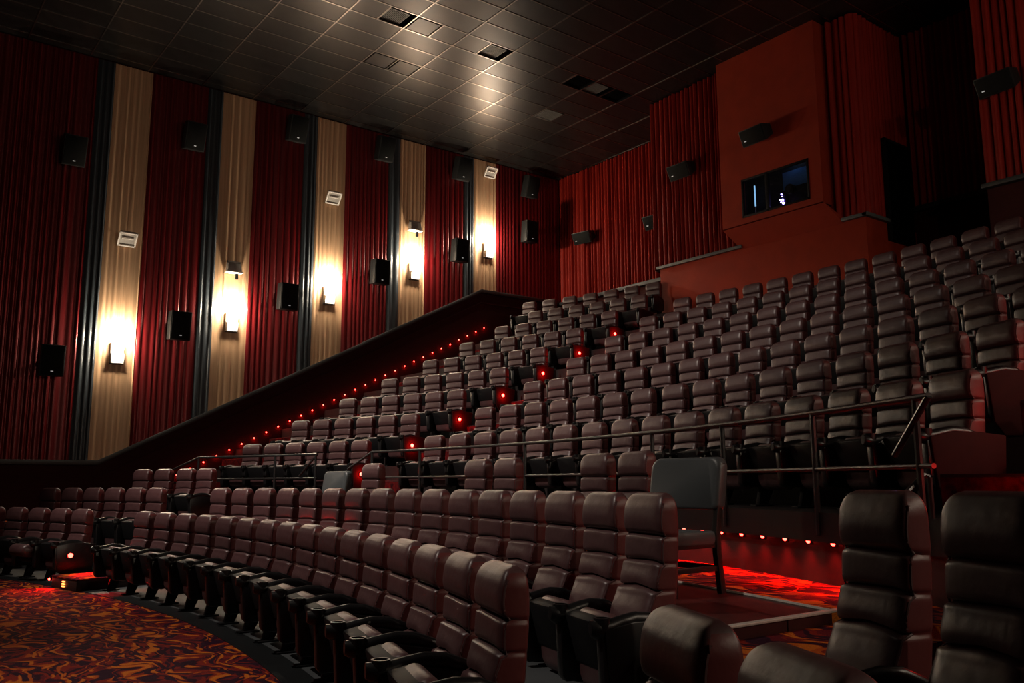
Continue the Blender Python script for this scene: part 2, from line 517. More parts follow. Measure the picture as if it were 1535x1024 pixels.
# doorway in the side of the bay
dr = tag(put('door_1', MB().box(-8.78, -8.755, 16.0, 16.97, 5.94, 8.0).mesh('door_1', M['void'])), 'black doorway in the side of the drape bay', kind='structure')
fr = MB()
fr.box(-8.79, -8.70, 15.95, 16.0, 5.94, 8.05).box(-8.79, -8.70, 15.95, 17.0, 8.0, 8.05)
put('door_frame', fr.mesh('door_frame', M['black_matt'], bevel=0.004), dr)

# projection booth
BX0, BX1, BY, BZ = -11.98, -9.50, 14.94, 6.71
WX0, WX1, WZ0, WZ1 = -11.43, -9.78, 6.86, 7.71
mb = MB()
mb.box(BX0, WX0, BY, BY + 0.12, BZ, ZC + 0.2)
mb.box(WX1, BX1, BY, BY + 0.12, BZ, ZC + 0.2)
mb.box(WX0, WX1, BY, BY + 0.12, BZ, WZ0)
mb.box(WX0, WX1, BY, BY + 0.12, WZ1, ZC + 0.2)
mb.box(BX0, BX0 + 0.1, BY + 0.12, YP + 0.05, BZ, ZC + 0.2)
mb.box(BX1 - 0.1, BX1, BY + 0.12, YP + 0.05, BZ, ZC + 0.2)
mb.hexa([(BX0, BY, BZ - 0.0), (BX1, BY, BZ), (BX1 + 0.26, YP - 0.05, LEDGE - 0.03), (BX0 + 0.28, YP - 0.05, LEDGE - 0.03),
         (BX0, BY, BZ + 0.02), (BX1, BY, BZ + 0.02), (BX1 + 0.26, YP + 0.02, LEDGE + 0.05), (BX0 + 0.28, YP + 0.02, LEDGE + 0.05)])
booth = tag(put('wall_booth', mb.mesh('wall_booth', M['paint_red'])), 'orange-red projection booth jutting from the back wall', kind='structure')
# room behind the glass, carved into the bay as its own dark box standing proud of nothing
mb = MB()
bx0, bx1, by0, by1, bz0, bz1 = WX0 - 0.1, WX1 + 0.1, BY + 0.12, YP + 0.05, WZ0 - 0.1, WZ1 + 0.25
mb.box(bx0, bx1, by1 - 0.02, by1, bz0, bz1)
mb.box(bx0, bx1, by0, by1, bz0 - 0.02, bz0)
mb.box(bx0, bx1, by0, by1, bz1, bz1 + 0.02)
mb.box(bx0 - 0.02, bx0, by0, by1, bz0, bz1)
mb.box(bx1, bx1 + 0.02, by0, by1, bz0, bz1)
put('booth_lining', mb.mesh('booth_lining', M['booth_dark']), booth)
put('booth_lit_wall', MB().box(-10.62, -9.98, by1 - 0.035, by1 - 0.021, 7.32, 7.70).mesh('booth_lit_wall', M['booth_blue_lit']), booth)
win = thing('window_1', (0, 0, 0), 0, 'two-pane projection window in the orange-red booth', None)
tag(win, kind='structure')
mb = MB()
mb.box(WX0, WX1, BY - 0.015, BY + 0.05, WZ0, WZ0 + 0.045)
mb.box(WX0, WX1, BY - 0.015, BY + 0.05, WZ1 - 0.045, WZ1)
mb.box(WX0, WX0 + 0.045, BY - 0.015, BY + 0.05, WZ0, WZ1)
mb.box(WX1 - 0.045, WX1, BY - 0.015, BY + 0.05, WZ0, WZ1)
mb.box(-10.82, -10.75, BY - 0.015, BY + 0.05, WZ0, WZ1)
put('window_frame', mb.mesh('window_frame', M['black_matt'], bevel=0.004), win)
put('pane', MB().box(WX0 + 0.045, -10.82, BY + 0.012, BY + 0.02, WZ0 + 0.045, WZ1 - 0.045).mesh('pane', M['glass']), win)
put('pane', MB().box(-10.75, WX1 - 0.045, BY + 0.012, BY + 0.02, WZ0 + 0.045, WZ1 - 0.045).mesh('pane', M['glass']), win)
pj = thing('projector', (-10.33, YP - 0.10, 6.78), 0, 'black film projector with round lens behind the right booth pane', 'projector')
put('body', MB().box(-0.10, 0.42, -0.02, 0.10, 0.0, 0.52).mesh('projector_body', M['black_matt'], bevel=0.02), pj)
put('lens', MB().tube([(0.0, 0.02, 0.46), (0.0, -0.10, 0.46)], 0.105, 20).mesh('projector_lens', M['black'], smooth=True), pj)
put('lens_ring', MB().tube([(0.0, -0.10, 0.46), (0.0, -0.112, 0.46)], 0.06, 20).mesh('projector_lens_ring', M['rail'], smooth=True), pj)
mb = MB()
for (x, z, r) in [(-0.22, 0.41, 0.012), (-0.21, 0.36, 0.008), (-0.20, 0.28, 0.024), (-0.185, 0.21, 0.024), (-0.26, 0.30, 0.014), (-0.235, 0.24, 0.014), (-0.16, 0.17, 0.010)]:
    mb.tube([(x, -0.045, z), (x, -0.065, z)], r, 10)
put('indicator_lights', mb.mesh('indicator_lights', M['led_violet']), pj)
put('control_panel', MB().box(-0.29, -0.11, -0.045, 0.06, 0.05, 0.47).mesh('control_panel', M['black_matt'], bevel=0.01), pj)
tb = thing('tube_lamp', (-11.23, YP - 0.12, 6.95), 0, 'slim pale blue tube glowing behind the left booth pane', 'lamp')
put('tube', MB().tube([(0, 0, 0.16), (0, 0, 0.62)], 0.016, 10).mesh('tube', M['tube'], smooth=True), tb)
put('holder', MB().tube([(0, 0, -0.13), (0, 0, 0.16)], 0.010, 8).mesh('holder', M['steel'], smooth=True), tb)
light('booth_glow', 'POINT', (-10.3, BY + 0.19, 7.86), 0.5, (0.3, 0.55, 1.0), booth, 0.04)

# ------------------------------------------------------------------ ceiling
ceil = tag(put('ceiling', MB().box(XW - 0.2, XR + 0.2, YF, YB + 0.3, ZC + 0.06, ZC + 0.3).mesh('ceiling', M['void'])), 'black suspended ceiling of long tiles in a metal grid', kind='structure')
TU, TV = 0.61, 1.22
TX0, TY0 = -15.391 + EYE * 0, 9.676
vents = {}                                    # (u, v, half) -> kind
def cell(x, y):
    u = math.floor((x - TX0) / TU)
    v = math.floor((y - TY0) / TV)
    hf = 0 if (y - TY0 - v * TV) < TV / 2 else 1
    return (u, v, hf)
for (x, y, kd) in [(-14.48, 8.15, 'grille'), (-14.48, 8.79, 'panel'), (-14.44, 10.60, 'grille'), (-16.36, 8.76, 'panel'), (-16.36, 9.38, 'panel'),
                   (-14.49, 13.03, 'open'), (-14.49, 13.64, 'grille'), (-14.49, 14.24, 'open'), (-16.37, 13.64, 'grille_flat')]:
    vents[cell(x, y)] = kd
tile_me = MB().box(0.014, TU - 0.014, 0.014, TV - 0.014, 0.004, 0.03).mesh('ceiling_tile', M['tile'])
half_me = MB().box(0.014, TU - 0.014, 0.014, TV / 2 - 0.014, 0.004, 0.03).mesh('ceiling_tile_half', M['tile'])
far = MB()
nt_ = 0
u0 = math.floor((XW - TX0) / TU)
u1 = math.floor((XR - TX0) / TU)
v0 = math.floor((YF - TY0) / TV) + 1
v1 = math.floor((YB - TY0) / TV)
for u in range(u0, u1 + 1):
    for v in range(v0, v1 + 1):
        x = TX0 + u * TU
        y = TY0 + v * TV
        near = x < -6.6 and y > 1.0
        hs_ = [vents.get((u, v, 0)), vents.get((u, v, 1))]
        if near and u > u0:
            if hs_ == [None, None]:
                put('ceiling_tile', tile_me, ceil, (x, y, ZC))
                nt_ += 1
            else:
                for h_, kd in enumerate(hs_):
                    if kd is None:
                        put('ceiling_tile', half_me, ceil, (x, y + h_ * TV / 2, ZC))
        else:
            xa = max(x, XW)
            xb = min(x + TU, XR)
            if xb - xa > 0.05:
                far.box(xa + 0.014, xb - 0.014, y + 0.014, y + TV - 0.014, ZC + 0.004, ZC + 0.03)
tag(put('far_tiles', far.mesh('far_tiles', M['tile']), ceil), kind='stuff')
barx = MB().box(XW, XR, -0.013, 0.013, -0.006, 0.03).mesh('grid_bar_long', M['gridbar'])
for v in range(v0, v1 + 1):
    put('grid_bar', barx, ceil, (0, TY0 + v * TV, ZC))
bary = MB().box(-0.013, 0.013, YF, YB, -0.004, 0.028).mesh('grid_bar_cross', M['gridbar'])
for u in range(u0 + 1, u1 + 1):
    put('grid_bar', bary, ceil, (TX0 + u * TU, 0, ZC))
hb = MB().box(0, TU, -0.013, 0.013, -0.004, 0.028).mesh('grid_bar_short', M['gridbar'])
names = {'grille': [], 'panel': [], 'open': [], 'grille_flat': []}
vl = {(-14.48, 8.15): 'square grille vent set into ceiling, first at top of the picture',
      (-14.44, 10.60): 'square grille vent under the bright glare of the ceiling',
      (-14.49, 13.64): 'grey square vent between two dark open ceiling squares',
      (-16.37, 13.64): 'pale square vent nearest the far end of the ceiling',
      (-14.48, 8.79): 'recessed plain panel beside the topmost ceiling grille',
      (-16.36, 8.76): 'plain square ceiling panel, left one of the recessed pair',
      (-16.36, 9.38): 'plain square ceiling panel, right one of the recessed pair',
      (-14.49, 13.03): 'dark open ceiling square left of the grey vent',
      (-14.49, 14.24): 'dark open ceiling square right of the grey vent'}
vk = {}
for (pt, lb) in vl.items():
    c_ = cell(*pt)
    kd = vents[c_]
    ox = TX0 + c_[0] * TU
    oy = TY0 + c_[1] * TV + c_[2] * TV / 2
    put('grid_bar', hb, ceil, (ox, TY0 + c_[1] * TV + TV / 2, ZC))
    H = TV / 2
    if kd in ('grille', 'grille_flat'):
        t = thing('ceiling_vent', (ox, oy, ZC), 0, lb, 'vent', 'vents in the ceiling grid')
        g0 = 0.10 if kd == 'grille' else 0.03
        zz = 0.045 if kd == 'grille' else 0.0
        e0, e1, f0, f1 = 0.03, TU - g0 - 0.02, 0.03, H - g0 - 0.02
        if kd == 'grille':
            put('recess', MB().box(0.015, TU - 0.015, 0.015, H - 0.015, 0.052, 0.058).mesh('recess', M['void']), t)
        fb = MB()
        fb.box(e0, e1, f0, f0 + 0.02, zz - 0.012, zz + 0.02).box(e0, e1, f1 - 0.02, f1, zz - 0.012, zz + 0.02)
        fb.box(e0, e0 + 0.02, f0, f1, zz - 0.012, zz + 0.02).box(e1 - 0.02, e1, f0, f1, zz - 0.012, zz + 0.02)
        put('frame', fb.mesh('vent_frame', M['grille']), t)
        n = 12
        sm = MB().box(e0 + 0.02, e1 - 0.02, -0.008, 0.008, zz - 0.004, zz + 0.012).mesh('vent_slat', M['grille'])
        for i in range(n):
            put('slat', sm, t, (0, f0 + 0.035 + (f1 - f0 - 0.07) * i / (n - 1), 0))
    elif kd == 'panel':
        t = thing('ceiling_panel', (ox, oy, ZC), 0, lb, 'panel', 'plain square panels in the ceiling grid')
        put('board', MB().box(0.05, TU - 0.05, 0.05, H - 0.05, -0.006, 0.02).mesh('ceiling_board', M['tile']), t)
        put('gap', MB().box(0.014, TU - 0.014, 0.014, H - 0.014, 0.021, 0.03).mesh('ceiling_gap', M['void']), t)
    else:
        t = thing('ceiling_opening', (ox, oy, ZC), 0, lb, 'opening', 'open squares in the ceiling grid')
        put('backing', MB().box(0.02, TU - 0.02, 0.02, H - 0.02, 0.05, 0.057).mesh('opening_backing', M['void']), t)
        fb = MB()
        fb.box(0.014, TU - 0.014, 0.014, 0.034, 0.0, 0.05).box(0.014, TU - 0.014, H - 0.034, H - 0.014, 0.0, 0.05)
        put('collar', fb.mesh('opening_collar', M['black_matt']), t)

# ------------------------------------------------------------------ floors and tiers
def arc_pts(c, r, x0, x1, n=40):
    a0 = math.asin(max(-1, min(1, (x0 - c[0]) / r)))
    a1 = math.asin(max(-1, min(1, (x1 - c[0]) / r)))
    return [polar(c, r, a0 + (a1 - a0) * i / n) for i in range(n + 1)]

def tier_edge(r, xl=-17.0, xr=-1.2, n=44):
    a = arc_pts(SC, r, xl, xr, n)
    return [(XW, a[0][1])] + a + [(XR, a[-1][1])]

def front_edge(r, n=60, xl=XW, xr=XR):
    return arc_pts(FC, r, xl, xr, n)

def band(edge_a, edge_b, z0, z1):
    mb = MB()
    return mb.prism(list(edge_a) + list(reversed(edge_b)), 'z', z0, z1)

def strip(edge_a, edge_b, z0, z1):
    """ring segment built from quads, edges with equal counts"""
    mb = MB()
    n = len(edge_a)
    loops = [[(a[0], a[1], z0), (b[0], b[1], z0), (b[0], b[1], z1), (a[0], a[1], z1)] for a, b in zip(edge_a, edge_b)]
    return mb.loft(loops)

floor = tag(put('floor', MB().box(XW - 0.1, XR + 0.1, YF, 9.0, -0.2, 0.0).mesh('floor', M['carpet'])), 'orange and maroon swirl patterned carpet at the front of the auditorium', kind='structure')
RV1 = 17.22                                      # where carpet gives way to vinyl under the front row
RR2, RR3, RX = 18.20, 19.40, 19.78
put('vinyl_strip', strip(front_edge(RV1), front_edge(17.44), 0.0, 0.006).mesh('vinyl_strip', M['vinyl_dark'], smooth=True), floor)['label'] = 'black vinyl border before the front row'
put('vinyl_strip', strip(front_edge(17.44), front_edge(RR2 + 0.02), 0.0, 0.006).mesh('vinyl_floor', M['vinyl'], smooth=True), floor)['label'] = 'grey vinyl floor under the front row'
ZR = 0.16
XD = -2.87                                        # platform edge at the right front aisle
put('tier', strip(front_edge(RR2, xr=XD), front_edge(RR3, xr=XD), 0.0, ZF[2]).mesh('tier_front', M['vinyl'], smooth=True), floor)['label'] = 'low vinyl step of the second row'
put('tier', strip(front_edge(RR2, 20, XD, XR), front_edge(19.95, 20, XD, XR), 0.0, ZR).mesh('tier_aisle', M['carpet'], smooth=True), floor)['label'] = 'carpeted lower landing at the right'
put('tier', strip(front_edge(RR3, xr=XD), front_edge(RX, xr=XD), 0.0, ZF[3]).mesh('tier_slab', M['slab'], smooth=True), floor)['label'] = 'dark red vinyl platform of the third row'
put('tier', strip(front_edge(18.85, 8, -3.20, XD), front_edge(RR3 + 0.01, 8, -3.20, XD), 0.0, ZF[3]).mesh('tier_slab_side', M['slab']), floor)['label'] = 'dark red vinyl corner of the platform'
put('tier', strip(front_edge(19.07, 8, -4.05, -3.20), front_edge(RR3 + 0.01, 8, -4.05, -3.20), 0.0, ZF[3]).mesh('tier_slab_back', M['slab']), floor)['label'] = 'dark red vinyl behind the second row end seat'
put('aisle_step', strip(front_edge(18.75, 8, XD + 0.012, -2.24), front_edge(19.96, 8, XD + 0.012, -2.24), ZR, ZF[3] - 0.06).mesh('aisle_step_side', M['carpet']), floor)['label'] = 'carpeted step beside the dark red platform'
s1 = tier_edge(R1 - 0.74)
f3 = [(x, FC[1] + math.sqrt(max(0, RX ** 2 - (x - FC[0]) ** 2))) for (x, y) in s1]
f3 = [(x, y if x < XD else FC[1] + math.sqrt(19.95 ** 2 - (x - FC[0]) ** 2)) for (x, y) in f3]
f3 = [(x, min(y, y1 - 0.05)) for (x, y), (x1, y1) in zip(f3, s1)]
put('tier', strip(f3, s1, 0.0, ZF[3]).mesh('tier_cross_aisle', M['carpet'], smooth=True), floor)['label'] = 'patterned carpet of the cross aisle'
put('edge_trim', MB().tube([(x, y, ZF[3] + 0.004) for x, y in front_edge(RX, 50, -17, XD)], 0.012, 6).mesh('edge_trim', M['nosing']), floor)
mb = MB().box(XD - 0.035, XD + 0.010, 3.45, 4.56, ZF[3] - 0.004, ZF[3] + 0.010)
put('edge_trim', mb.mesh('edge_trim_side', M['nosing'], bevel=0.004), floor)['label'] = 'pale metal nosing on the platform edge'
# stadium tiers
NT = 9
for k in range(1, NT + 1):
    ra = R1 + DR * (k - 1) - 0.74
    zf = Z1 + DZ * (k - 1)
    ea = tier_edge(ra)
    if k < NT:
        eb = tier_edge(ra + DR + 0.02)
    else:
        eb = [(x, YB) for (x, y) in ea]
    ea = [(x, min(y, YP - 0.06) if x > XL0 else y) for x, y in ea]
    eb = [(x, min(y, YP - 0.05) if x > XL0 else y) for x, y in eb]
    z0 = 0.3 if k == 1 else zf - DZ - 0.2
    tl = put('tier', strip(ea, eb, z0, zf).mesh('tier_%d' % k, M['tier'], smooth=True), floor)
    if k == 1:
        nz_ = tier_edge(ra - 0.07)
        put('fascia', strip(nz_, ea, 0.88, Z1 + 0.004).mesh('fascia', M['black_matt'], smooth=True), floor)['label'] = 'black fascia over the red step lights'
    tl['label'] = 'black riser step of the raking tiers'
# upper landing behind the last centre row
put('tier', MB().box(XL0, XR, 14.45, YP - 0.055, 2.0, Z1 + DZ * 7).mesh('tier_top', M['tier']), floor)['label'] = 'landing below the booth wall'

# aisle half steps
def step_box(x0, x1, y0, y1, z0, z1, label):
    o = put('aisle_step', MB().box(x0, x1, y0, y1, z0, z1).mesh('aisle_step', M['step'], bevel=0.01), floor)
    o['label'] = label
    nb = MB().box(x0 + 0.01, x1 - 0.01, y0 - 0.006, y0 + 0.02, z1 - 0.012, z1 + 0.006)
    put('step_nosing', nb.mesh('step_nosing', M['rail']), floor)
for k in range(1, NT):
    zf = Z1 + DZ * (k - 1)
    for (xa, xb) in ((XA0, XA1), (XB0, XB1), (XW + 0.1, -17.2)):
        xm = 0.5 * (xa + xb)
        r_ = R1 + DR * k - 0.74
        xq = max(-17.0, min(-1.2, xm))
        ye = min(SC[1] + math.sqrt(r_ ** 2 - (q - SC[0]) ** 2) for q in (max(-17.0, xa), max(-17.0, min(-1.2, xb))))
        step_box(xa, xb, ye - 0.34, ye + 0.02, zf - 0.01, zf + DZ / 2, 'carpeted half step in the aisle')

# ------------------------------------------------------------------ the cinema seat
HW = 0.205
def sgn(v):
    return 1 if v >= 0 else -1
def section(z, yf, yb, hw, ex=7.0, n=40):
    yc = 0.5 * (yf + yb)
    hd = 0.5 * (yb - yf)
    pts = []
    for i in range(n):
        a = 2 * PI * i / n
        ca, sa = math.cos(a), math.sin(a)
        pts.append((hw * sgn(ca) * abs(ca) ** (2 / ex), yc + hd * sgn(sa) * abs(sa) ** (2 / ex), z))
    return pts

def lerp_tab(tab, z):
    """smooth curve through (z, value) pairs, monotone between neighbours"""
    n = len(tab)
    if z >= tab[0][0]:
        return tab[0][1]
    for i in range(n - 1):
        (za, a), (zb, b) = tab[i], tab[i + 1]
        if za >= z >= zb:
            h = zb - za
            dl = (b - a) / h
            dp = (a - tab[i - 1][1]) / (za - tab[i - 1][0]) if i > 0 else dl
            dn = (tab[i + 2][1] - b) / (tab[i + 2][0] - zb) if i + 2 < n else dl
            ma = 0.0 if dp * dl <= 0 else 2 * dp * dl / (dp + dl)
            mb_ = 0.0 if dn * dl <= 0 else 2 * dn * dl / (dn + dl)
            t = (z - za) / h
            return (2 * t ** 3 - 3 * t ** 2 + 1) * a + (t ** 3 - 2 * t ** 2 + t) * h * ma + (-2 * t ** 3 + 3 * t ** 2) * b + (t ** 3 - t ** 2) * h * mb_
    return tab[-1][1]
SEAMS = (0.737, 0.614, 0.492)
FR = [(0.95, 0.000), (0.935, -0.036), (0.91, -0.056), (0.87, -0.071), (0.81, -0.079), (0.765, -0.073), (0.748, -0.060), (0.739, -0.038), (0.735, -0.044), (0.728, -0.068), (0.70, -0.073), (0.64, -0.076), (0.623, -0.070),
      (0.616, -0.048), (0.612, -0.056), (0.604, -0.086), (0.58, -0.094), (0.52, -0.112), (0.501, -0.110), (0.494, -0.086), (0.490, -0.096), (0.482, -0.128), (0.45, -0.142), (0.38, -0.176), (0.30, -0.196), (0.20, -0.190)]
BK = [(0.95, 0.018), (0.93, 0.044), (0.89, 0.058), (0.80, 0.064), (0.65, 0.056), (0.45, 0.040), (0.20, 0.006)]
def back_loops(z0, z1, n):
    loops = []
    for i in range(n + 1):
        z = z0 + (z1 - z0) * i / n
        hw = HW
        if z > 0.86:
            r = 0.09
            q = min(z - 0.86, r)
            hw = HW - 0.07 * (1 - math.sqrt(max(0.0, 1 - (q / r) ** 2)))
        # cushions pinch a little at the seams
        for sz in SEAMS:
            hw -= 0.008 * math.exp(-((z - sz) / 0.010) ** 2)
        sec = section(z, lerp_tab(FR, z), lerp_tab(BK, z), hw)
        fade = min(1.0, max(0.0, (0.90 - z) / 0.10))
        loops.append([(x, y, zz + fade * (0.013 * (1 - (x / HW) ** 2) + 0.004 * math.sin(17 * x + 40 * z)) * (1 if y < 0 else 0.3)) for x, y, zz in sec])
    return loops
SM = {}
SM['backrest'] = MB().loft(back_loops(0.20, 0.737, 84)).mesh('backrest', [M['leather'], M['leather_side']], smooth=True, angle=60, side=0.80)
SM['headrest'] = MB().loft(back_loops(0.737, 0.9495, 40)).mesh('headrest', [M['leather'], M['leather_side']], smooth=True, angle=60, side=0.80)
# piping on the side gussets, where the front cover meets the side
for sx in (-1, 1):
    pts = []
    for i in range(32):
        z = 0.30 + 0.60 * i / 31
        pts.append((sx * (HW - 0.004), lerp_tab(FR, z) + 0.022, z))
    SM['piping%d' % sx] = MB().tube(pts, 0.0055, 6).mesh('piping', M['leather'], smooth=True)

def xsec(pts, half, rnd_, n_in=8):
    """cushion slab: outline (y,z) swept along x with rounded ends"""
    loops = []
    cy = sum(p[0] for p in pts) / len(pts)
    cz = sum(p[1] for p in pts) / len(pts)
    for (x, s_) in [(-half, 0.80), (-half + 0.35 * rnd_, 0.93), (-half + rnd_, 1.0), (half - rnd_, 1.0), (half - 0.35 * rnd_, 0.93), (half, 0.80)]:
        loops.append([(x, cy + (p[0] - cy) * s_, cz + (p[1] - cz) * s_) for p in pts])
    return loops
def capsule(y0, z0, r0, y1, z1, r1_, n=9):
    d = Vector((y1 - y0, z1 - z0)).normalized()
    p = Vector((-d.y, d.x))
    out = []
    for i in range(n + 1):
        a = PI * i / n
        q = Vector((y1, z1)) + r1_ * (math.cos(a) * p + math.sin(a) * d)
        out.append((q.x, q.y))
    for i in range(n + 1):
        a = PI * i / n
        q = Vector((y0, z0)) - r0 * (math.cos(a) * p + math.sin(a) * d)
        out.append((q.x, q.y))
    return out
# tipped-up seat: leather slab leaning back, black pan on its underside
SM['seat_up'] = MB().loft(xsec(capsule(-0.300, 0.225, 0.080, -0.345, 0.478, 0.058), 0.185, 0.04)).mesh('seat_cushion', M['leather'], smooth=True, angle=50)
SM['pan_up'] = MB().hexa([(-0.19, -0.392, 0.275), (0.19, -0.392, 0.275), (0.19, -0.30, 0.27), (-0.19, -0.30, 0.27),
                          (-0.20, -0.455, 0.505), (0.20, -0.455, 0.505), (0.20, -0.36, 0.525), (-0.20, -0.36, 0.525)]).mesh('seat_pan', M['black_matt'], bevel=0.014)
SM['seat_down'] = MB().loft(xsec(capsule(-0.20, 0.36, 0.075, -0.52, 0.40, 0.085), 0.205, 0.04)).mesh('seat_cushion_down', M['leather'], smooth=True, angle=50)
SM['pan_down'] = MB().box(-0.18, 0.18, -0.46, -0.16, 0.25, 0.31).mesh('seat_pan_down', M['black'], bevel=0.012)
# armrest with cup holder at its front end
AX = 0.278
arm = [(-0.02, 0.470, 0.020, 0.028), (-0.08, 0.515, 0.024, 0.034), (-0.18, 0.552, 0.026, 0.036), (-0.28, 0.560, 0.028, 0.036), (-0.36, 0.548, 0.032, 0.038), (-0.42, 0.536, 0.038, 0.042), (-0.47, 0.532, 0.043, 0.044), (-0.51, 0.532, 0.038, 0.042), (-0.535, 0.532, 0.022, 0.034)]
loops = []
for (y, z, hw, hh) in arm:
    loops.append([(hw * math.cos(2 * PI * k / 12), y, z - hh + hh * math.sin(2 * PI * k / 12) * (1.0 if math.sin(2 * PI * k / 12) > 0 else 1.0)) for k in range(12)])
SM['armrest'] = MB().loft(loops).mesh('armrest', M['black'], smooth=True, angle=50)
mb = MB().disc_ring((0, -0.470, 0.541), 0.031, 0.042, 0.05, 16)
mb.tube([(0, -0.470, 0.47), (0, -0.470, 0.485)], 0.034, 16)
SM['cup_holder'] = mb.mesh('cup_holder', M['black'], smooth=True, angle=40)
# standard: side frame that carries arm and seat, with raked foot
st = MB().prism([(-0.03, 0.46), (-0.06, 0.22), (-0.14, 0.17), (-0.45, 0.17), (-0.475, 0.20), (-0.490, 0.49), (-0.30, 0.51)], 'x', -0.036, 0.036)
SM['standard'] = st.mesh('standard', M['black'], bevel=0.012)
ft = MB().hexa([(-0.026, -0.31, 0.0), (0.026, -0.31, 0.0), (0.026, -0.22, 0.0), (-0.026, -0.22, 0.0), (-0.026, -0.26, 0.20), (0.026, -0.26, 0.20), (0.026, -0.12, 0.20), (-0.026, -0.12, 0.20)])
ft.box(-0.045, 0.045, -0.35, -0.17, 0.0, 0.016)
SM['foot'] = ft.mesh('foot', M['black_matt'], bevel=0.006)
ep = MB().prism([(0.07, 0.50), (0.03, 0.08), (-0.08, 0.04), (-0.36, 0.04), (-0.44, 0.14), (-0.475, 0.49), (-0.30, 0.525), (-0.12, 0.52)], 'x', 0.034, 0.058)
SM['end_panel'] = ep.mesh('end_panel', M['panel'], bevel=0.010)
SM['end_panel_black'] = MB().prism([(0.05, 0.49), (0.02, 0.14), (-0.08, 0.08), (-0.36, 0.08), (-0.44, 0.16), (-0.475, 0.49), (-0.30, 0.52), (-0.12, 0.515)], 'x', 0.030, 0.044).mesh('end_panel_black', M['black'], bevel=0.006)
SM['end_panel_left'] = MB().prism([(0.07, 0.50), (0.03, 0.08), (-0.08, 0.04), (-0.36, 0.04), (-0.44, 0.14), (-0.475, 0.49), (-0.30, 0.525), (-0.12, 0.52)], 'x', -0.062, -0.036).mesh('end_panel_left', M['panel'], bevel=0.010)
lm = MB().tube([(0.060, -0.30, 0.36), (0.085, -0.30, 0.36)], 0.030, 14)
SM['aisle_light'] = lm.mesh('aisle_light', M['led'], smooth=True)
SM['light_rim'] = MB().tube([(0.058, -0.30, 0.36), (0.070, -0.30, 0.36)], 0.042, 16).mesh('light_rim', M['black'], smooth=True)

def build_seat(left_arm=False, end_right=False, end_left=False, lamp=False, down=False, front=False, low=False):
    dz = -0.14 if low else 0.0
    t = thing('cinema_seat', (0, 0, 0), 0, 'seat', 'seat')
    b = put('backrest', SM['backrest'], t)
    put('piping', SM['piping1'], b)
    put('piping', SM['piping-1'], b)
    put('headrest', SM['headrest'], t)
    s_ = put('seat_cushion', SM['seat_down' if down else 'seat_up'], t, (0, 0, dz))
    put('seat_pan', SM['pan_down' if down else 'pan_up'], s_)
    sides = [AX] + ([-AX] if left_arm else [])
    for x in sides:
        a = put('armrest', SM['armrest'], t, (x, 0, dz))
        put('cup_holder', SM['cup_holder'], a)
        q = put('standard', SM['standard'], t, (x, 0, dz))
        fo = put('foot', SM['foot'], q, (0, 0, -dz))
        if low:
            fo.scale = (1, 1, 0.3)
    if end_right:
        e = put('end_panel', SM['end_panel_black' if front else 'end_panel'], t, (AX, 0, dz))
        if lamp:
            put('light_rim', SM['light_rim'], e)
            l_ = put('aisle_light', SM['aisle_light'], e)
            l_['label'] = 'glowing red aisle light'
    if end_left:
        put('end_panel', SM['end_panel_left'], t, (-AX, 0, 0))
    return t
PROTO = {}
def seat_at(key, x, y, z, ang, label, group, tall=1.0):
    if key not in PROTO:
        PROTO[key] = build_seat(*key)
        o = PROTO[key]
    else:
        o = copy_tree(PROTO[key])
    o.location = (x, y, z)
    o.rotation_euler = (0, 0, -ang)
    o.scale = (1, 1, tall)
    o['label'] = label
    o['group'] = group
    return o

ROWS = {"C1": [-0.1191, -0.0815, -0.0443, -0.0077, 0.0299, 0.0689, 0.1094, 0.1487, 0.1859, 0.2239, 0.2623, 0.2995, 0.3374, 0.3752, 0.4119, 0.4475],
        "C2": [-0.1136, -0.0798, -0.0446, -0.0093, 0.0247, 0.0581, 0.093, 0.1339, 0.1688, 0.2031, 0.2379, 0.2728, 0.3075, 0.3405, 0.3743, 0.4083],
        "C3": [-0.1072, -0.0746, -0.0413, -0.0077, 0.025, 0.0559, 0.0886, 0.1217, 0.1534, 0.1853, 0.2178, 0.2484, 0.2803, 0.3114, 0.3435, 0.3760],
        "C4": [-0.1013, -0.0713, -0.0405, -0.0097, 0.0202, 0.0515, 0.0824, 0.1124, 0.1423, 0.1708, 0.1995, 0.2297, 0.2587, 0.2876, 0.3162, 0.3450],
        "C5": [-0.0984, -0.0702, -0.0416, -0.0121, 0.0168, 0.0455, 0.0741, 0.1025, 0.1298, 0.1564, 0.1832, 0.2107, 0.2379, 0.2649, 0.2920],
        "C6": [-0.097, -0.0682, -0.0409, -0.0137, 0.0131, 0.0401, 0.0663, 0.0927, 0.1181, 0.1441, 0.1686, 0.1939, 0.2195, 0.2447],
        "C7": [-0.0921, -0.0662, -0.0409, -0.0154, 0.0089, 0.0341, 0.0594, 0.084, 0.109, 0.1332, 0.1565, 0.1808, 0.2054, 0.2300],
        "L1": [-0.4114, -0.377, -0.3429, -0.3078, -0.2719, -0.2364], "L2": [-0.3954, -0.3614, -0.3283, -0.2949, -0.2602, -0.2263],
        "L3": [-0.3759, -0.3438, -0.3118, -0.2795, -0.2472, -0.2151], "L4": [-0.3609, -0.3294, -0.2984, -0.267, -0.2354, -0.2053],
        "L5": [-0.344, -0.3139, -0.2842, -0.2548, -0.225, -0.1951], "L6": [-0.3303, -0.3025, -0.2735, -0.2447, -0.2161, -0.1875],
        "L7": [-0.3161, -0.2886, -0.2606, -0.2328, -0.2053, -0.1783], "L8": [-0.3028, -0.2765, -0.2501, -0.224, -0.1984, -0.1731],
        "L9": [-0.3378, -0.3123, -0.2862, -0.2603, -0.2347, -0.2094, -0.1841]}
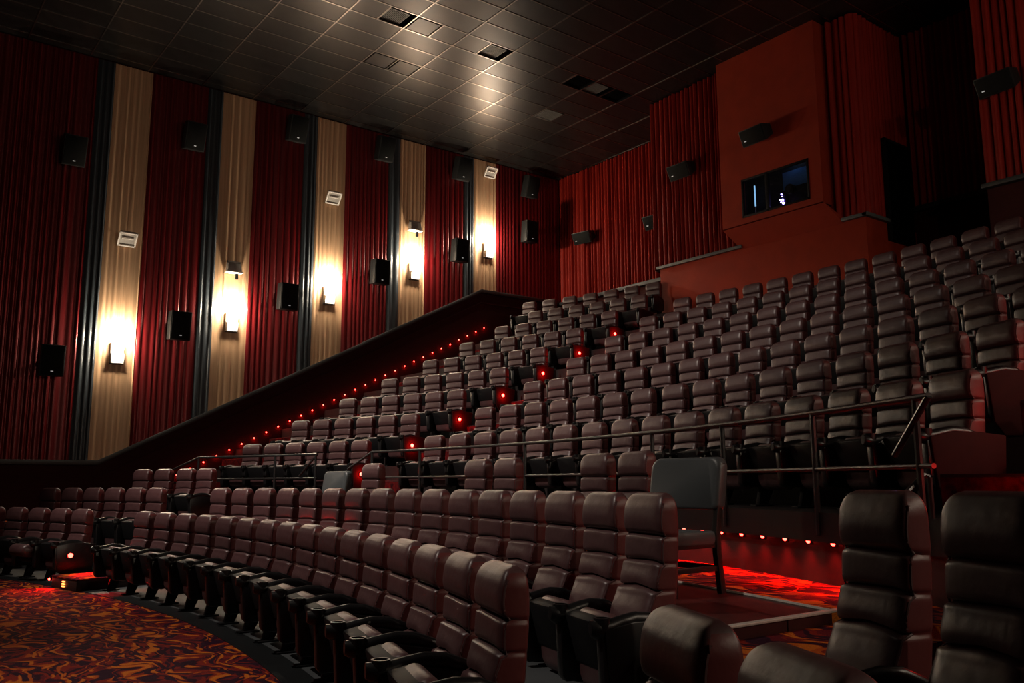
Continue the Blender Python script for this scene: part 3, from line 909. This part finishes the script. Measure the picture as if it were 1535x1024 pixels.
FRONT = {"F1": [-0.1468, -0.1138, -0.0798, -0.0463, -0.0112, 0.0227, 0.0552, 0.0846, 0.1159, 0.148, 0.1795, 0.211, 0.2438, 0.2738, 0.3096, 0.3386],
         "F1L": [-0.3860, -0.3513, -0.3159, -0.2821, -0.2483],
         "F2": [-0.186, -0.1566, -0.1253, -0.0928, -0.062, -0.0328, -0.0041, 0.0266, 0.0574, 0.0882, 0.1187, 0.1485, 0.1793, 0.2117, 0.2415, 0.2697],
         "F2L": [-0.4292, -0.3986, -0.3673, -0.3377, -0.3079, -0.2779]}
def smooth(ths, keep=0.35):
    """even spacing along the row: quadratic through the seat angles, keeping part of each seat's own offset"""
    n = len(ths)
    if n < 5:
        return ths
    sx = [sum((i - (n - 1) / 2) ** p for i in range(n)) for p in range(5)]
    b_ = [sum(a * (i - (n - 1) / 2) ** p for i, a in enumerate(ths)) for p in range(3)]
    A_ = Matrix(((sx[0], sx[1], sx[2]), (sx[1], sx[2], sx[3]), (sx[2], sx[3], sx[4])))
    q = A_.inverted() @ Vector(b_)
    f_ = [q[0] + q[1] * (i - (n - 1) / 2) + q[2] * (i - (n - 1) / 2) ** 2 for i in range(n)]
    return [f + keep * (a - f) for f, a in zip(f_, ths)]
for key in ROWS:
    ROWS[key] = smooth(ROWS[key])
for key in FRONT:
    FRONT[key] = smooth(FRONT[key])
for key in ROWS:
    blk, k = key[0], int(key[1:])
    r_ = R1 + DR * (k - 1)
    z = Z1 + DZ * (k - 1)
    n = len(ROWS[key])
    for i, a in enumerate(ROWS[key]):
        x, y = polar(SC, r_, a)
        first, last = i == 0, i == n - 1
        if blk == 'C':
            kk = (first, last and k <= 5, first, False, False)
            lb = 'maroon leather seat, %s from the left aisle in %s raked row, centre block' % (ORD[i], ORD[k - 1])
            g = 'seats of the %s raked row, centre block' % ORD[k - 1]
        else:
            kk = (first, last and k <= 8, first, last and k <= 7, False)
            lb = 'maroon leather seat, %s from the wall in %s raked row, left block' % (ORD[i], ORD[k - 1])
            if last and k <= 7:
                lb = 'maroon leather seat with red aisle light ending the %s raked row, left block' % ORD[k - 1]
            g = 'seats of the %s raked row, left block' % ORD[k - 1]
        o_ = seat_at(kk, x, y, z, a, lb, g)
        if k >= 5:
            o_.scale = (0.955, 1, 1)
for key, ths in FRONT.items():
    rw = int(key[1])
    nm = {'F1': 'front row', 'F2': 'second row'}[key[:2]]
    n = len(ths)
    for i, a in enumerate(ths):
        x, y = polar(FC, RF[rw], a)
        if key == 'F2' and i > 7:           # the second row bends in towards the right aisle
            x *= 1 - 0.010 * (i - 7)
            y *= 1 - 0.010 * (i - 7)
        last = i == n - 1
        if key.endswith('L'):
            kk = (i == 0, last, False, last and key == 'F1L', key == 'F1L' and i == n - 2, True)
            lb = 'maroon leather seat, %s from left in the %s left of the step box' % (ORD[i], nm)
            if kk[4]:
                lb = 'maroon leather seat with its cushion folded down, front row beside the step box'
            g = 'seats of the %s, left part' % nm
        else:
            kk = (i == 0, last, False, False, False, True, key == 'F2')
            lb = 'maroon leather seat, %s from left in the long curved run of the %s' % (ORD[i], nm)
            g = 'seats of the %s, long run' % nm
        seat_at(kk, x, y, ZF[rw] + 0.006 * (rw == 1), a, lb, g, 1.0 if rw == 1 else 1.13)
F3 = [(-0.3652, 'leftmost of the four short-row seats in front of left railing', 1), (-0.336, 'second of the four short-row seats in front of left railing', 0),
      (-0.3054, 'third of the four short-row seats in front of left railing', 0), (-0.2781, 'rightmost of the four short-row seats in front of left railing', 0),
      (-0.0617, 'lone seat right of the far charcoal chair', 1), (0.0557, 'left seat of the middle pair in front of the long railing', 1),
      (0.0854, 'right seat of the middle pair in front of the long railing', 0), (0.1637, 'left seat of the pair beside the near charcoal chair', 1),
      (0.193, 'right seat of the pair beside the near charcoal chair', 0)]
for (a, lb, la) in F3:
    x, y = polar(FC, RF[3], a)
    seat_at((bool(la), False, False, False, False), x, y, ZF[3], a, 'maroon leather seat, ' + lb, 'seats of the broken third row')
for (x, y, z, a, lb) in [(-1.64, 1.84, 0.0, 0.42, 'big foreground seat whose rounded top fills the bottom edge, left one'),
                         (-1.10, 1.58, 0.0, 0.45, 'big foreground seat whose rounded top fills the bottom edge, right one')]:
    seat_at((False, False, False, False, False), x, y, z, a, 'maroon leather seat, ' + lb, 'seats at the near right, front row')
for (a, lb) in [(0.374, 'tall near seat at the right before the red carpet'), (0.4047, 'tall near seat cut by the right edge of the picture')]:
    x, y = polar(FC, RF[2], a)
    seat_at((False, False, False, False, False, True, True), x, y, ZR, a, 'maroon leather seat, ' + lb, 'seats at the near right, second row', 1.155)

# ------------------------------------------------------------------ loose charcoal chairs
def loose_chair(x, y, z, ang, label):
    t = thing('loose_chair', (x, y, z), -ang, label, 'chair', 'loose charcoal chairs')
    # origin: middle between the legs; front is -y
    hwid, dep = 0.29, 0.20
    for sx in (-1, 1):
        mb = MB().hexa([(sx * hwid - 0.02, -dep - 0.02, 0), (sx * hwid + 0.02, -dep - 0.02, 0), (sx * hwid + 0.02, -dep + 0.02, 0), (sx * hwid - 0.02, -dep + 0.02, 0),
                        (sx * hwid - 0.024, -dep - 0.024, 0.34), (sx * hwid + 0.024, -dep - 0.024, 0.34), (sx * hwid + 0.024, -dep + 0.024, 0.34), (sx * hwid - 0.024, -dep + 0.024, 0.34)])
        put('leg', mb.mesh('chair_front_leg', M['wood'], bevel=0.004), t)
        mb = MB().loft([[(sx * hwid + a * 0.02, yy + b * 0.022, zz) for a, b in ((-1, -1), (1, -1), (1, 1), (-1, 1))] for yy, zz in ((dep + 0.03, 0), (dep, 0.25), (dep, 0.38), (dep + 0.07, 0.82))])
        put('leg', mb.mesh('chair_rear_leg', M['wood'], bevel=0.004), t)
        put('side_rail', MB().box(sx * hwid - 0.012, sx * hwid + 0.012, -dep, dep, 0.14, 0.175).mesh('chair_side_rail', M['wood'], bevel=0.004), t)
        put('side_rail', MB().box(sx * hwid - 0.012, sx * hwid + 0.012, -dep, dep, 0.285, 0.34).mesh('chair_side_rail_top', M['wood'], bevel=0.004), t)
    put('stretcher', MB().box(-hwid, hwid, -dep - 0.012, -dep + 0.012, 0.10, 0.135).mesh('chair_stretcher', M['wood'], bevel=0.004), t)
    put('stretcher', MB().box(-hwid, hwid, dep - 0.012, dep + 0.012, 0.14, 0.175).mesh('chair_stretcher_rear', M['wood'], bevel=0.004), t)
    put('seat', MB().loft(xsec(capsule(dep - 0.03, 0.345, 0.045, -dep - 0.0, 0.35, 0.047), 0.305, 0.03)).mesh('chair_seat', M['pad'], smooth=True, angle=50), t)
    # padded back: rounded rectangle
    outl = []
    w2, z0, z1, rr = 0.315, 0.52, 0.86, 0.075
    for (cx, cz, a0) in ((w2 - rr, z1 - rr, 0), (-w2 + rr, z1 - rr, 90), (-w2 + 0.03, z0 + 0.03, 180), (w2 - 0.03, z0 + 0.03, 270)):
        r_ = rr if cz > 0.7 else 0.03
        for i in range(7):
            a = math.radians(a0 + 15 * i)
            outl.append((cx + r_ * math.cos(a), cz + r_ * math.sin(a)))
    cxm, czm = 0, 0.70
    def at(s_, dy):
        return [(p[0] * s_, dep + 0.02 + (p[1] - 0.4) * 0.15 + dy, czm + (p[1] - czm) * s_) for p in outl]
    mb = MB().loft([at(0.90, -0.055), at(0.97, -0.047), at(1.0, -0.03), at(1.0, 0.02), at(0.97, 0.034)])
    put('back_pad', mb.mesh('chair_back_pad', M['pad'], smooth=True, angle=60), t)
    return t
loose_chair(-4.06, 4.31, ZF[3], 0.03, 'charcoal padded chair with four black legs on the dark red platform')
loose_chair(-11.06, 5.17, ZF[3], -0.06, 'far charcoal padded chair, only its rounded back showing above the second row')

# ------------------------------------------------------------------ railings
ZT, ZL = 1.765, 1.375
RRAIL = R1 - 0.81
def railing(a0, a1, posts, label, ends):
    """posts in degrees about the stadium centre"""
    t = thing('railing', (*polar(SC, RRAIL, math.radians(0.5 * (a0 + a1))), 0.0), 0, label, 'railing', 'railings of the cross aisle')
    o = Vector(t.location)
    def P(a, z, r=RRAIL):
        x, y = polar(SC, r, math.radians(a))
        return Vector((x, y, z)) - o
    n = 30
    pts = [P(a0 + (a1 - a0) * i / n, ZT) for i in range(n + 1)]
    for (side, tgt) in ends:
        q = Vector(tgt) - o
        put('end_bar', MB().tube([pts[0] if side == 0 else pts[-1], q], 0.019, 10).mesh('end_bar', M['rail'], smooth=True), t)
    put('top_rail', MB().tube(pts, 0.021, 10).mesh('top_rail', M['rail'], smooth=True), t)
    put('mid_rail', MB().tube([P(a0 + (a1 - a0) * i / n, ZL) for i in range(n + 1)], 0.016, 10).mesh('mid_rail', M['rail'], smooth=True), t)
    for a in posts:
        p = P(a, 0)
        c_, s_ = math.cos(math.radians(-a)), math.sin(math.radians(-a))
        me = MB().tube([(p.x, p.y, 0.93), (p.x, p.y, ZT - 0.01)], 0.021, 8)
        put('post', me.mesh('rail_post', M['rail'], smooth=True), t)
    return t
railing(-8.9, 28.8, [-8.9, -4.4, 4.96, 14.74, 19.24, 24.04, 28.3], 'long black two-bar railing in front of the centre block',
        [(0, (-12.72, 6.42, 1.51)), (1, (-2.80, 4.98, 1.44))])
railing(-25.5, -14.14, [-25.5, -18.2, -14.3], 'short black two-bar railing in front of the left block',
        [(0, (-16.9, 4.98, 1.56)), (1, (-13.98, 6.16, 1.41))])
gr = thing('handrail', (-2.62, 4.92, 0.593), 0, 'short black handrail with a red-lit post beside the right aisle steps', 'railing')
put('grip', MB().tube([(-0.06, -0.10, 0.61), (-0.02, 0.08, 0.735), (0.0, 0.10, 0.72)], 0.016, 8).mesh('grip', M['rail'], smooth=True), gr)
put('post', MB().tube([(0, 0.10, 0), (0, 0.10, 0.72)], 0.016, 8).mesh('handrail_post', M['rail'], smooth=True), gr)

# ------------------------------------------------------------------ left-wall fittings
WN = ['nearest the screen', 'second from the screen', 'third from the screen', 'fourth from the screen', 'fifth from the screen', 'nearest the back corner']
def speaker(loc, rz, tilt, label, group, wdt=0.45, hgt=0.64, dep=0.28, lying=False):
    t = thing('wall_speaker', loc, rz, label, 'speaker', group)
    # local: wall plane y=0, room towards -y
    if lying:
        wdt, hgt = hgt, wdt
    ct, st_ = math.cos(tilt), math.sin(tilt)
    def T(x, y, z):
        # hinge at the wall side, tilt the face down
        yy = y + 0.0
        return (x, -0.10 + yy * ct - z * st_, yy * st_ + z * ct)
    hw, hh = wdt / 2, hgt / 2
    bw = hw * (0.96 if not lying else 0.95)
    bh = hh * (1.0 if not lying else 0.62)
    mb = MB().hexa([T(-hw, -dep, -hh), T(hw, -dep, -hh), T(bw, 0, -bh), T(-bw, 0, -bh), T(-hw, -dep, hh), T(hw, -dep, hh), T(bw, 0, bh), T(-bw, 0, bh)])
    put('cabinet', mb.mesh('speaker_cabinet', M['cabinet'], bevel=0.012), t)
    g = 0.02
    mb = MB().hexa([T(-hw + g, -dep - 0.014, -hh + g), T(hw - g, -dep - 0.014, -hh + g), T(hw - g, -dep + 0.004, -hh + g), T(-hw + g, -dep + 0.004, -hh + g),
                    T(-hw + g, -dep - 0.014, hh - g), T(hw - g, -dep - 0.014, hh - g), T(hw - g, -dep + 0.004, hh - g), T(-hw + g, -dep + 0.004, hh - g)])
    put('grille', mb.mesh('speaker_grille', M['speaker'], bevel=0.006), t)
    bx, bz = (0.0, -hh + 0.10) if not lying else (-hw + 0.12, -hh + 0.12)
    mb = MB().hexa([T(bx - 0.024, -dep - 0.022, bz - 0.009), T(bx + 0.024, -dep - 0.022, bz - 0.009), T(bx + 0.024, -dep - 0.012, bz - 0.009), T(bx - 0.024, -dep - 0.012, bz - 0.009),
                    T(bx - 0.024, -dep - 0.022, bz + 0.009), T(bx + 0.024, -dep - 0.022, bz + 0.009), T(bx + 0.024, -dep - 0.012, bz + 0.009), T(bx - 0.024, -dep - 0.012, bz + 0.009)])
    put('badge', mb.mesh('speaker_badge', M['badge']), t)
    mb = MB().box(-0.05, 0.05, -0.20, 0.02, -0.04, 0.04)
    mb.box(-0.10, 0.10, -0.02, 0.02, -0.12, 0.12)
    put('bracket', mb.mesh('speaker_bracket', M['black_matt'], bevel=0.006), t)
    return t
# rz = +90 deg turns local -y to +x (into the room from the left wall)
for i in range(6):
    y = 3.30 + 2.482 * i
    speaker((XW + 0.02, y - 0.05, 3.78 + 0.968 * i), PI / 2, 0.08, 'black wall speaker in the lower slanting line on left wall, ' + WN[i], 'lower speakers of the left wall')
UZ = [8.30, 9.22, 10.02, 10.08, 10.07, 10.05]
for i in range(6):
    y = 3.36 + 2.47 * i
    speaker((XW + 0.02, y, UZ[i]), PI / 2, 0.30, 'black wall speaker in the upper line on left wall, ' + WN[i], 'upper speakers of the left wall')
for (loc, lb, rz_) in [((-18.55, YB - 0.06, 8.45), 'black speaker lying sideways on the drape in the left back corner', 0.2),
                     ((-14.72, YP + 0.75, 7.83), 'black speaker just left of the drape bay edge', 0.1),
                     ((-13.15, YP - 0.0, 8.53), 'black speaker lying sideways on the drape left of the booth', 0.0),
                     ((-10.80, BY, 8.56), 'black speaker lying sideways on the booth above the window', -0.05),
                     ((-6.10, YP - 0.0, 8.02), 'black speaker lying sideways on the far right drape', -0.1)]:
    speaker(loc, rz_, 0.45, lb, 'speakers of the back wall', lying=True, wdt=0.36, hgt=0.62, dep=0.30)

SN = ['lowest, nearest the screen', 'second from the screen', 'middle of five', 'second from the back corner', 'highest, nearest the back corner']
def sconce(loc, rz, label, watts, group='sconces on the tan wall stripes'):
    t = thing('wall_sconce', loc, rz, label, 'lamp', group)
    # local: wall y=0, room -y; z=0 at the bottom of the body
    put('back_plate', MB().box(-0.13, 0.13, -0.055, 0.0, 0.0, 0.46).mesh('sconce_plate', M['steel'], bevel=0.006), t)
    mb = MB().hexa([(-0.09, -0.155, 0.02), (0.09, -0.155, 0.02), (0.09, -0.14, 0.02), (-0.09, -0.14, 0.02), (-0.115, -0.205, 0.50), (0.115, -0.205, 0.50), (0.115, -0.19, 0.50), (-0.115, -0.19, 0.50)])
    put('diffuser', mb.mesh('sconce_diffuser', M['sconce'], bevel=0.004), t)
    for sx in (-1, 1):
        mb = MB().prism([(-0.055, 0.0), (-0.14, 0.0), (-0.165, 0.20), (-0.055, 0.20)], 'x', sx * 0.125 - 0.006, sx * 0.125 + 0.006)
        put('side_plate', mb.mesh('sconce_side', M['steel']), t)
    put('bottom_cap', MB().box(-0.13, 0.13, -0.13, 0.0, -0.018, 0.0).mesh('sconce_cap', M['black'], bevel=0.004), t)
    c, s_ = math.cos(rz), math.sin(rz)
    p = (0.0, -0.13)
    L_ = light('sconce_lamp', 'POINT', (0, 0, 0), watts, WARM, None, 0.05)
    L_.parent = t
    L_.location = (0, -0.13, 0.60)
    L2 = light('sconce_front_fill', 'POINT', (0, 0, 0), watts * 0.10, WARM, None, 0.04)  # fill light added before the body to soften the shadow beneath
    L2.parent = t
    L2.location = (0, -0.25, 0.16)
    return t
SY = [4.52, 6.95, 9.36, 11.81, 14.26]
SZ = [3.83, 4.76, 5.70, 6.67, 7.64]
for i in range(5):
    sconce((XW + 0.035, SY[i], SZ[i]), PI / 2, 'glowing white wall sconce on a tan stripe, ' + SN[i], SCONCE_W)
for i in range(5):
    sconce((XR - 0.01, SY[i], SZ[i]), -PI / 2, 'wall sconce on the right wall outside the view, ' + SN[i], SCONCE_RIGHT_W[i], 'sconces of the right wall')
# flood lamps: three slanted glass ones, two box ones
for (y, z, lb) in [(4.55, 6.53, 'slanted white-framed flood lamp above the lowest sconce'), (9.36, 8.42, 'slanted white-framed flood lamp above the middle sconce'),
                   (14.28, 10.17, 'slanted white-framed flood lamp above the highest sconce')]:
    t = thing('flood_lamp', (XW + 0.03, y, z), PI / 2, lb, 'lamp', 'slanted flood lamps')
    def T(x, u, v, d):
        # plate leaning out at the top: u along the face downwards
        return (x, -0.28 + 0.20 * v - 0.5 * 0.0 + d * 0.55, 0.12 - 0.26 * v + d * 0.8)
    mb = MB()
    W2 = 0.19
    for (xa, xb, va, vb) in ((-W2, W2, 0, 0.09), (-W2, W2, 0.91, 1.0), (-W2, -W2 + 0.03, 0, 1), (W2 - 0.03, W2, 0, 1)):
        mb.hexa([T(xa, 0, va, -0.01), T(xb, 0, va, -0.01), T(xb, 0, vb, -0.01), T(xa, 0, vb, -0.01), T(xa, 0, va, 0.02), T(xb, 0, va, 0.02), T(xb, 0, vb, 0.02), T(xa, 0, vb, 0.02)])
    put('frame', mb.mesh('flood_frame', M['white']), t)
    put('reflector', MB().hexa([T(-W2, 0, 0.05, 0.02), T(W2, 0, 0.05, 0.02), T(W2, 0, 0.95, 0.02), T(-W2, 0, 0.95, 0.02), T(-W2 * 0.8, 0, 0.1, 0.10), T(W2 * 0.8, 0, 0.1, 0.10), T(W2 * 0.8, 0, 0.7, 0.10), T(-W2 * 0.8, 0, 0.7, 0.10)]).mesh('flood_reflector', M['steel']), t)
    put('lamp_tube', MB().tube([T(-0.12, 0, 0.42, -0.006), T(0.12, 0, 0.42, -0.006)], 0.014, 8).mesh('flood_tube', M['white'], smooth=True), t)
    put('bracket', MB().box(-0.03, 0.03, -0.16, 0.0, 0.0, 0.05).mesh('flood_bracket', M['steel']), t)
for (y, z, lb) in [(6.93, 6.22, 'grey box flood lamp above the second sconce'), (11.80, 8.08, 'grey box flood lamp above the fourth sconce')]:
    t = thing('box_lamp', (XW + 0.03, y, z), PI / 2, lb, 'lamp', 'grey box flood lamps')
    put('housing', MB().hexa([(-0.17, -0.20, -0.06), (0.17, -0.20, -0.06), (0.17, -0.02, -0.06), (-0.17, -0.02, -0.06), (-0.15, -0.16, 0.14), (0.15, -0.16, 0.14), (0.15, -0.02, 0.14), (-0.15, -0.02, 0.14)]).mesh('box_lamp_housing', M['steel'], bevel=0.008), t)
    put('glass_rim', MB().box(-0.19, 0.19, -0.22, -0.01, -0.09, -0.06).mesh('box_lamp_rim', M['white'], bevel=0.004), t)
    put('yoke', MB().box(-0.16, 0.16, -0.10, -0.06, 0.16, 0.20).box(-0.16, -0.14, -0.10, -0.06, 0.0, 0.20).box(0.14, 0.16, -0.10, -0.06, 0.0, 0.20).box(-0.03, 0.03, -0.08, 0.0, 0.16, 0.20).mesh('box_lamp_yoke', M['steel']), t)
    put('junction', MB().box(0.06, 0.12, -0.10, -0.04, -0.22, -0.09).mesh('box_lamp_junction', M['black_matt'], bevel=0.006), t)

# ------------------------------------------------------------------ red step lights
led_me = MB().loft([[(0.017 * math.cos(2 * PI * k / 10), 0.0, 0.017 * math.sin(2 * PI * k / 10)) for k in range(10)],
                    [(0.017 * math.cos(2 * PI * k / 10), -0.016, 0.017 * math.sin(2 * PI * k / 10)) for k in range(10)],
                    [(0.010 * math.cos(2 * PI * k / 10), -0.024, 0.010 * math.sin(2 * PI * k / 10)) for k in range(10)]]).mesh('led_lens', M['led'], smooth=True)
rim_me = MB().box(-0.03, 0.03, -0.008, 0.0, -0.02, 0.035).mesh('led_plate', M['black_matt'], bevel=0.003)
def led(loc, rz, label, group, watts, down=False):
    t = thing('step_light', loc, rz, label, 'light', group)
    put('plate', rim_me, t)
    put('lens', led_me, t)
    if watts and down:
        L_ = light('step_glow', 'SPOT', (0, 0, 0), watts, RED, None, 0.03, None, math.radians(130), 1.0)
        L_.parent = t
        L_.location = (0, -0.058, -0.012)
        L_.rotation_euler = (math.radians(-20), 0, 0)
    elif watts:
        L_ = light('step_glow', 'POINT', (0, 0, 0), watts, RED, None, 0.015)
        L_.parent = t
        L_.location = (0, -0.045, -0.035)
    return t
NL = 30
for i in range(NL):
    y = 5.93 + (14.18 - 5.93) * i / (NL - 1)
    z = 0.19 + EYE + (4.32 - 0.19) * i / (NL - 1)
    led((XW + 0.001, y, z), PI / 2, 'small red step light on the left wall, %s up from the floor' % ORD[i], 'red lights climbing the left wall', LED_W)
# under the fascia of the first tier
i = 0
for a in [26.6 - 1.14 * q for q in range(13)]:
    x, y = polar(SC, R1 - 0.742, math.radians(a))
    led((x, y, 0.872), -math.radians(a), 'small red light under the black fascia, %s from the right aisle' % ORD[i], 'red lights under the fascia', 22.0, True)
    i += 1
for a in (-6.2, -8.2, -13.5, -15.5):
    x, y = polar(SC, R1 - 0.742, math.radians(a))
    led((x, y, 0.872), -math.radians(a), 'small red light under the fascia by the left aisle, %s from its foot' % ORD[i - 13], 'red lights under the fascia at the left aisle', 8.0, True)
    i += 1
# lights in the aisle end panels
for k in range(1, 8):
    a = ROWS['L%d' % k][-1]
    x, y = polar(SC, R1 + DR * (k - 1), a)
    c, s_ = math.cos(-a), math.sin(-a)
    lx, ly = AX + 0.13, -0.30
    light('aisle_glow', 'POINT', (x + lx * c - ly * s_, y + lx * s_ + ly * c, Z1 + DZ * (k - 1) + 0.36), 3.5, RED, None, 0.02)
# right aisle: lights on the risers
for k in range(1, 6):
    x = -1.75
    r_ = R1 + DR * k - 0.74
    y = SC[1] + math.sqrt(r_ ** 2 - (XB1 - SC[0]) ** 2) - 0.36
    z = Z1 + DZ * (k - 1)
    t = led((x, y, z + 0.19), 0, 'small red light in the %s riser of the right aisle' % ORD[k - 1], 'red lights of the right aisle steps', 0.0)
    L_ = light('step_glow', 'POINT', (0, 0, 0), 4.5, RED, None, 0.02)
    L_.parent = t
    L_.location = (-0.15, -0.22, 0.06)

# step box at the front end of the left aisle
sb = thing('step_box', (-12.41, 2.76, 0.0), 0.16, 'low carpeted step box glowing red at the foot of left aisle', 'step')
put('body', MB().prism([(-0.37, -0.40), (0.44, -0.40), (0.34, 0.55), (-0.42, 0.55)], 'z', 0.0, 0.13).mesh('step_box_body', M['tier'], bevel=0.006), sb)
put('tread', MB().prism([(-0.375, -0.405), (0.445, -0.405), (0.345, 0.55), (-0.425, 0.55)], 'z', 0.13, 0.148).mesh('step_box_tread', M['carpet'], bevel=0.004), sb)
mb = MB()
for (x, y, a, b) in ((0, 0, 0.075, 0.014), (0.0, 0.028, 0.06, 0.014), (0, -0.028, 0.075, 0.014)):
    mb.box(x - a / 2 + 0.05, x + a / 2 + 0.05, -0.418, -0.400, 0.068 + y - b / 2, 0.068 + y + b / 2)
put('step_sign', mb.mesh('step_sign', M['led_amber']), sb)['label'] = 'small amber lit mark on the step front'
led((-12.80, 2.305, 0.09), 0.16, 'small red light low on the left of the step box', 'red lights of the step box', 0.0)
light('step_box_glow', 'SPOT', (-12.78, 2.62, 0.42), 110.0, RED, sb, 0.03, (-12.42, 2.80, 0.148), math.radians(92), 0.4)
light('step_front_glow', 'SPOT', (-12.62, 2.28, 0.13), 26.0, RED, sb, 0.02, (-12.55, 2.08, 0.0), math.radians(140), 0.6)

# ------------------------------------------------------------------ house lights (fittings above the front seats)
for q, (p, aim, rel, cone) in enumerate(HOUSE):
    t = thing('downlight', p, 0, 'ceiling downlight over the front of the room, ' + ('left one' if q == 0 else 'right one'), 'lamp', 'house downlights')
    put('can', MB().disc_ring((0, 0, 0.10), 0.12, 0.15, 0.12, 20).mesh('downlight_can', M['black_matt'], smooth=True), t)
    L_ = light('house_lamp', 'SPOT', p, HOUSE_W * rel, (1.0, 0.86, 0.74), None, 0.12, aim, math.radians(cone), 1.0)
